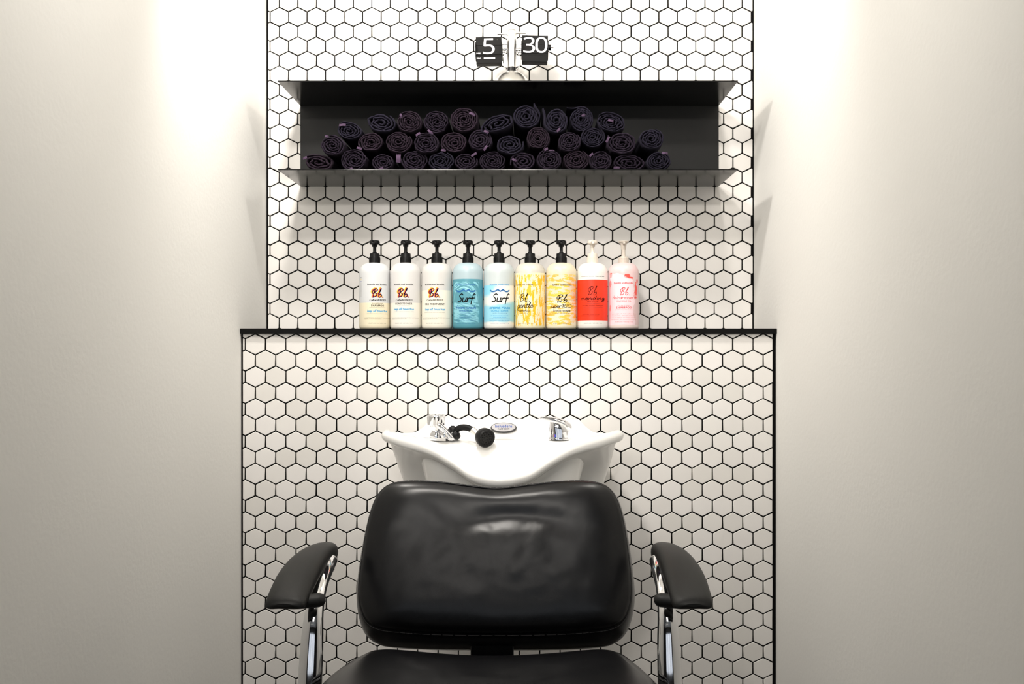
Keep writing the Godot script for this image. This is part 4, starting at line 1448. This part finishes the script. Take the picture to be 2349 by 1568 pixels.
func towels() -> void:
	# x, y of the middle, half width, half height, z of the front, angle where the roll ends, winding, loose end (mm), turns, tilt,
	# label tag [angle, share of the radius, turn, length mm], tone
	var list := [
		[-0.5504, 1.5712, 0.0424, 0.0236, 0.213, 150, 1, 0, 2.2, -5, [150, 0.95, 10, 11], 2],
		[-0.4543, 1.5771, 0.0357, 0.0295, 0.220, 300, 1, 0, 3.6, 0, [255, 0.98, 20, 12], 0],
		[-0.3764, 1.5698, 0.0290, 0.0222, 0.227, 250, 1, 0, 3.0, 0, [255, 0.80, 5, 13], 0],
		[-0.2952, 1.5766, 0.0352, 0.0290, 0.215, 185, -1, 26, 3.4, 0, [172, 1.25, 80, 22], 0],
		[-0.2258, 1.5736, 0.0346, 0.0260, 0.222, 60, 1, 0, 3.2, 0, [], 1],
		[-0.1595, 1.5712, 0.0312, 0.0236, 0.229, 20, 1, 0, 2.8, 0, [45, 1.00, 20, 16], 0],
		[-0.0895, 1.5744, 0.0356, 0.0268, 0.217, 330, 1, 0, 3.8, 0, [], 0],
		[-0.0091, 1.5725, 0.0344, 0.0249, 0.224, 200, 1, 0, 2.4, 0, [170, 0.70, -45, 13], 0],
		[0.0606, 1.5757, 0.0331, 0.0281, 0.231, 120, -1, 0, 3.6, 0, [108, 0.95, 15, 10], 0],
		[0.1298, 1.5765, 0.0344, 0.0289, 0.218, 60, 1, 0, 3.6, 0, [], 2],
		[0.1952, 1.5746, 0.0303, 0.0270, 0.226, 140, -1, 0, 3.4, 0, [150, 1.00, 25, 12], 0],
		[0.2732, 1.5707, 0.0431, 0.0231, 0.213, 215, 1, 14, 2.6, -4, [212, 1.00, -12, 16], 0],
		[0.3464, 1.5734, 0.0321, 0.0258, 0.220, 60, 1, 0, 3.4, 0, [55, 0.95, -20, 15], 1],
		[-0.5105, 1.6138, 0.0339, 0.0274, 0.227, 110, 1, 0, 3.0, -12, [118, 0.90, -30, 9], 0],
		[-0.4108, 1.6242, 0.0363, 0.0297, 0.215, 205, 1, 8, 3.0, 8, [212, 1.08, -30, 14], 2],
		[-0.3371, 1.6243, 0.0351, 0.0291, 0.222, 30, 1, 0, 3.6, 0, [], 2],
		[-0.2639, 1.6194, 0.0350, 0.0279, 0.229, 120, 1, 0, 3.4, 0, [128, 0.98, 20, 13], 0],
		[-0.1911, 1.6233, 0.0357, 0.0291, 0.217, 220, 1, 6, 3.2, 0, [220, 1.05, -25, 12], 2],
		[-0.1225, 1.6277, 0.0323, 0.0296, 0.224, 310, -1, 0, 3.0, 10, [305, 0.80, 45, 15], 0],
		[-0.0439, 1.6153, 0.0371, 0.0263, 0.231, 20, 1, 0, 2.8, 0, [], 1],
		[0.0299, 1.6347, 0.0333, 0.0339, 0.218, 310, -1, 12, 4.0, 0, [318, 1.60, -15, 14], 2],
		[0.1116, 1.6245, 0.0303, 0.0275, 0.226, 45, 1, 0, 3.4, 0, [], 0],
		[0.1737, 1.6393, 0.0334, 0.0282, 0.213, 60, 1, 0, 3.6, 0, [], 1],
		[0.2512, 1.6222, 0.0390, 0.0298, 0.220, 160, -1, 10, 3.2, 0, [165, 1.02, 50, 17], 0],
		[0.3271, 1.6309, 0.0332, 0.0286, 0.227, 70, 1, 0, 3.2, 0, [], 1],
		[-0.4691, 1.6551, 0.0374, 0.0275, 0.215, 140, 1, 0, 3.0, -10, [130, 0.75, -8, 17], 1],
		[-0.3838, 1.6753, 0.0401, 0.0263, 0.222, 60, 1, 0, 2.6, -10, [], 1],
		[-0.3083, 1.6747, 0.0334, 0.0284, 0.229, 150, 1, 0, 4.0, 0, [140, 0.85, 70, 10], 2],
		[-0.2372, 1.6788, 0.0335, 0.0297, 0.217, 310, 1, 0, 4.0, 0, [240, 1.02, -50, 16], 0],
		[-0.1647, 1.6831, 0.0362, 0.0334, 0.224, 40, 1, 0, 4.0, 0, [32, 0.72, -38, 17], 2],
		[-0.0753, 1.6695, 0.0502, 0.0268, 0.231, 215, 1, 6, 2.4, 20, [232, 1.08, -40, 13], 1],
		[-0.0005, 1.6926, 0.0373, 0.0321, 0.218, 40, 1, 16, 3.4, 0, [], 1],
		[0.0779, 1.6800, 0.0320, 0.0338, 0.226, 175, -1, 30, 3.2, 0, [285, 0.75, 30, 12], 1],
		[0.1444, 1.6859, 0.0316, 0.0334, 0.213, 110, 1, 28, 4.0, 0, [60, 0.30, -20, 11], 1],
		[0.2214, 1.6761, 0.0424, 0.0298, 0.220, 150, 1, 0, 3.4, -12, [95, 0.15, -30, 14], 1],
	]
	var rng := RandomNumberGenerator.new()
	rng.seed = 77
	var nz := FastNoiseLite.new()
	nz.seed = 9
	nz.frequency = 1.0
	nz.fractal_octaves = 2
	var terry := noise_tex(0.11, 512, 3, 15)
	var speckle := noise_tex(0.16, 512, 3, 16, Color(0.35, 0.35, 0.35), Color(1.0, 1.0, 1.0))
	var tones := []
	for c in [s8(58, 48, 64), s8(53, 49, 66), s8(62, 49, 63)]:
		var m := mat(c, 1.0, 0.0, 0.1)
		m.rim_enabled = true
		m.rim = 0.35
		m.rim_tint = 0.6
		m.albedo_texture = speckle
		relief(m, terry, 0.16, 14.0)
		tones.append(m)
	var tag_mat := mat(s8(76, 60, 80), 0.7, 0.0, 0.2)
	var where := ["bottom row", "middle row", "top row"]
	var looks := ["dark purple", "blue-black", "dark plum"]
	for i in list.size():
		var q: Array = list[i]
		var row := 0 if i < 13 else (1 if i < 25 else 2)
		var has_tag: bool = q[10].size() > 0
		var shape := "flattened rolled towel" if q[2] / q[3] > 1.45 else ("loosely rolled towel" if q[8] < 3.1 else "tightly rolled towel")
		var mark := "no tag showing"
		if q[7] >= 25:
			mark = "its loose end sticking out"
		elif has_tag:
			var deg := posmod(int(q[10][0]) + 22, 360)
			mark = "pale tag at its " + ["right", "upper right", "top", "upper left", "left", "lower left", "bottom", "lower right"][deg / 45]
			if q[10][1] < 0.5:
				mark = "pale tag in its middle"
		mark = {24: "lying at the end of its row", 32: "its loose end standing upright", 33: "its loose end folded over its top"}.get(i, mark)
		var label: String = "%s %s in the pile's %s, %s" % [looks[q[11]], shape, where[row], mark]
		var zb := 0.012 + rng.randf() * 0.01
		var at := Vector3(q[0], q[1], zb)
		var t := thing("rolled_towel", label, "towel", at, 0.0, "rolled towels on the shelf")
		var g := Geo.new()
		var turns: float = q[8] * 1.4
		var wind: int = q[6]
		var a: float = q[2] * 1.06
		var b: float = q[3] * 1.055
		if i in [20, 30, 25, 34, 14]:   # pressed a little smaller by their neighbours
			a *= 0.93
			b *= 0.88
		var end := deg_to_rad(q[5])
		var tilt := deg_to_rad(q[9])
		var steps := int(turns * 52)
		var half := minf(a, b) / (turns + 0.5) * 0.5
		var line := []
		var core := 0.10
		for k in steps + 1:
			var f := float(k) / steps
			var th := end + wind * (f - 1.0) * turns * TAU
			var r := lerpf(core, 1.0, pow(f, 0.92)) 
			# outermost turn keeps the outline, inner ones wander
			var wob := (0.05 + (1.0 - f) * 0.13) * nz.get_noise_2d(cos(th) * 1.3 + i * 7.0, sin(th) * 1.3 + f * 2.0)
			var rr := r + wob * smoothstep(0.05, 0.4, f)
			var p := Vector2((a - half) * cos(th) * rr, (b - half) * sin(th) * rr)
			line.append(p)
		# slack inside the last turn, as loosely rolled towels have
		var tail: float = q[7] * 0.001
		if tail > 0.0:
			var dirn: Vector2 = (line[steps] - line[steps - 2]).normalized()
			for k in 8:
				line.append(line[steps] + dirn.rotated(-wind * 0.03 * k) * tail * (k + 1) / 8.0)
		var pts := PackedVector2Array()
		for p in line:
			pts.append(p.rotated(tilt))
		# rest on the shelf
		if row == 0:
			var low := 0.0
			for p in pts:
				low = minf(low, p.y - half)
			var want: float = 1.5477 - q[1]
			for k in pts.size():
				pts[k].y = maxf(pts[k].y, want + half) if pts[k].y < 0.0 else pts[k].y
		var n := pts.size()
		var depth: float = q[4] - zb
		var rings := []
		var sect := [[1.0, 0.0], [1.0, 0.5], [1.0, 0.93], [0.86, 0.975], [0.5, 0.997], [0.0, 1.0], [-0.5, 0.997], [-0.86, 0.975], [-1.0, 0.93], [-1.0, 0.5], [-1.0, 0.0]]
		for k in n:
			var tn := (pts[mini(k + 1, n - 1)] - pts[maxi(k - 1, 0)]).normalized()
			var nn := Vector2(-tn.y, tn.x)
			var f := float(k) / n
			var out_z := depth + 0.004 * nz.get_noise_2d(k * 0.07, i * 3.1) - 0.004 * (1.0 - f) * (1.0 if i % 3 else -1.0)
			var hw := half * (0.92 if k < n - 3 else 0.7)
			var r := PackedVector3Array()
			for s in sect:
				var fuzz := rng.randf_range(-0.00055, 0.00055) + 0.0006 * nz.get_noise_3d(k * 0.9, s[0] * 3.0 + s[1] * 9.0, i * 5.0)
				var p2: Vector2 = pts[k] + nn * (hw * s[0] + fuzz)
				if row == 0:
					p2.y = maxf(p2.y, 1.5475 - q[1])
				r.append(Vector3(p2.x, p2.y, out_z * s[1] + fuzz))
			rings.append(r)
		g.loft(rings, true, true, true, 1 if wind > 0 else -1)
		put("roll", g.mesh(), tones[q[11]], t)
		if has_tag:
			var tg: Array = q[10]
			var an := deg_to_rad(tg[0])
			var len: float = tg[3] * 0.001
			var c := Vector3(a * cos(an) * tg[1] * 0.92, b * sin(an) * tg[1], depth + 0.003)
			if row == 0:
				c.y = maxf(c.y, 1.5475 - q[1] + 0.004)
			var lg := Geo.new()
			var lr := []
			var wd := 0.0029 if len < 0.02 else 0.006
			for k in 7:
				var f := k / 6.0 - 0.5
				var r := PackedVector3Array()
				for e in [Vector2(-1, -0.3), Vector2(1, -0.3), Vector2(1, 0.3), Vector2(-1, 0.3)]:
					var p := Vector2(f * len, e.x * wd + 0.0012 * sin(f * 4.0)).rotated(deg_to_rad(tg[2]))
					r.append(c + Vector3(p.x, p.y, e.y * 0.0014 + 0.0016 * cos(f * 5.0) - 0.002))
				lr.append(r)
			lg.loft(lr)
			put("tag", lg.mesh(), tag_mat, t)

# ---------------------------------------------------------------- flip clock

func clock() -> void:
	var t := thing("flip_clock", "chrome pillar flip clock with black number cards on the towel shelf's top", "clock", Vector3(-0.0406, 1.777, 0.12))
	var base := Geo.new()
	base.lathe([Vector2(0.052, 0.0), Vector2(0.054, 0.003), Vector2(0.053, 0.012), Vector2(0.050, 0.024), Vector2(0.044, 0.038), Vector2(0.034, 0.050), Vector2(0.022, 0.0585), Vector2(0.011, 0.062)], 48)
	put("dome_base", base.mesh(), mats.satin_chrome, t)
	var col := Geo.new()
	col.lathe([Vector2(0.0112, 0.0605), Vector2(0.0112, 0.073)], 28)
	put("collar", col.mesh(), mats.black_plastic, t)
	var post := Geo.new()
	post.lathe([Vector2(0.0118, 0.0725), Vector2(0.0122, 0.076), Vector2(0.0129, 0.156), Vector2(0.0129, 0.166), Vector2(0.0124, 0.167), Vector2(0.0124, 0.168), Vector2(0.0130, 0.169), Vector2(0.0126, 0.1735), Vector2(0.009, 0.1762), Vector2(0.004, 0.177)], 32)
	put("pillar", post.mesh(), mats.satin_chrome, t)
	# sprung legs left and right of the pillar
	var yoke := Geo.new()
	for s in [-1.0, 1.0]:
		yoke.tube(smooth3([Vector3(s * 0.0125, 0.064, 0), Vector3(s * 0.019, 0.073, 0), Vector3(s * 0.0225, 0.088, 0), Vector3(s * 0.0215, 0.102, 0), Vector3(s * 0.016, 0.115, 0), Vector3(s * 0.011, 0.121, 0)], 5), [Vector2(0.0016, 0.0055)], 12, Vector3(1, 0, 0))
	put("yoke", yoke.mesh(), mats.chrome, t)
	var ax := Geo.new()
	ax.tube([Vector3(-0.034, 0.122, 0), Vector3(0.034, 0.122, 0)], [0.0035], 14, Vector3.UP, false)
	ax.tube([Vector3(-0.030, 0.114, 0.003), Vector3(0.030, 0.114, 0.003)], [0.002], 10, Vector3.UP, false)
	ax.tube([Vector3(-0.030, 0.135, 0.0), Vector3(0.030, 0.135, 0.0)], [0.0011], 8, Vector3.UP, false)
	for s in [-1.0, 1.0]:
		ax.lathe([Vector2(0.007, -0.0015), Vector2(0.007, 0.0015)], 20, Transform3D(Basis(Vector3(0, 0, 1), PI / 2), Vector3(s * 0.0215, 0.121, 0)))
	put("axle", ax.mesh(), mats.chrome, t)
	for s in [-1.0, 1.0]:
		var dy := 0.0 if s < 0 else 0.0035
		var arm := Geo.new()
		arm.tube([Vector3(s * 0.011, 0.1635 + dy, 0), Vector3(s * 0.042, 0.1645 + dy, 0)], [Vector2(0.0030, 0.003)], 12, Vector3.UP)
		arm.tube([Vector3(s * 0.0405, 0.1645 + dy, 0), Vector3(s * 0.0405, 0.157 + dy, 0.0)], [0.0032, 0.0018], 12)
		arm.tube([Vector3(s * 0.0395, 0.157 + dy, 0), Vector3(s * 0.0395, 0.1515 + dy, 0.0)], [0.0009], 8)
		var an := put("arm", arm.mesh(), mats.satin_chrome, t)
		var wire := Geo.new()
		wire.tube([Vector3(s * 0.0395, 0.1515 + dy, 0), Vector3(s * 0.0395, 0.1475 + dy, 0.006), Vector3(s * 0.0395, 0.143 + dy, 0.0185)], [0.0006], 6)
		put("hook", wire.mesh(), mats.satin_chrome, an)
		# card drum
		var u := Node3D.new()
		u.name = "number_drum"
		t.add_child(u, true)
		u.position = Vector3(s * 0.0618 + (0.0 if s < 0 else 0.001), 0.1145 + dy, 0.004)
		u.rotation.z = 0.02 * -s
		var hw := 0.0352
		put("upper_flap", box_mesh(Vector3(-hw, 0.0125, 0.0135), Vector3(hw, 0.036, 0.0147), 0.0004), mats.flap, u)
		put("lower_flap", box_mesh(Vector3(-hw, -0.0125, 0.0138), Vector3(hw, 0.0121, 0.0150), 0.0004), mats.flap, u)
		# stack of turned cards below, and the spool behind
		var stack := Geo.new()
		var rings := []
		for e in [-1.0, 1.0]:
			var r := PackedVector3Array()
			for p in [Vector2(0.034, -0.012), Vector2(0.0355, 0.0125), Vector2(0.012, 0.0133), Vector2(-0.013, 0.0136), Vector2(-0.0155, 0.019), Vector2(-0.021, 0.021), Vector2(-0.0365, 0.0195), Vector2(-0.037, 0.0165), Vector2(-0.0365, -0.012)]:
				r.append(Vector3(e * (hw - 0.0004), p.x, p.y))
			rings.append(r)
		stack.loft_flat(rings)
		put("card_stack", stack.mesh(), mats.flap, u)
		for e in [-1.0, 1.0]:
			var disc := Geo.new()
			disc.lathe([Vector2(0.026, -0.0007), Vector2(0.026, 0.0007)], 28, Transform3D(Basis(Vector3(0, 0, 1), PI / 2), Vector3(e * (hw + 0.0009), 0.0, 0.0)))
			put("spool_disc", disc.mesh(), mats.black_plastic, u)
		if s > 0:
			var spool := Geo.new()
			spool.lathe([Vector2(0.0078, -0.004), Vector2(0.0078, 0.004)], 20, Transform3D(Basis(Vector3(0, 0, 1), PI / 2), Vector3(hw + 0.005, 0.0085, 0.0)))
			spool.lathe([Vector2(0.0012, -0.004), Vector2(0.0012, 0.004)], 10, Transform3D(Basis(Vector3(0, 0, 1), PI / 2), Vector3(hw + 0.012, 0.0085, 0.0)))
			put("set_knob", spool.mesh(), mats.black_plastic, u)
		var num := Geo.new()
		if s < 0:
			text_on_plane(num, "5", 0.0315, 0.0425, Transform3D(Basis(), Vector3(0.0, 0.0102, 0.0153)))
			text_on_plane(num, "PM", 0.0105, 0.0038, Transform3D(Basis(), Vector3(-0.0288, -0.0088, 0.0153)), true)
			text_on_plane(num, "PM", 0.0095, 0.0036, Transform3D(Basis(), Vector3(-0.028, -0.0245, 0.0212)), false)
			num.box(Vector3(-0.014, -0.0262, 0.0206), Vector3(0.0165, -0.0222, 0.0211))
		else:
			text_on_plane(num, "3", 0.0315, 0.0425, Transform3D(Basis(), Vector3(-0.0152, 0.0102, 0.0153)))
			text_on_plane(num, "0", 0.0325, 0.0425, Transform3D(Basis(), Vector3(0.0178, 0.0106, 0.0153)))
		put("number", num.mesh(), mats.white, u)
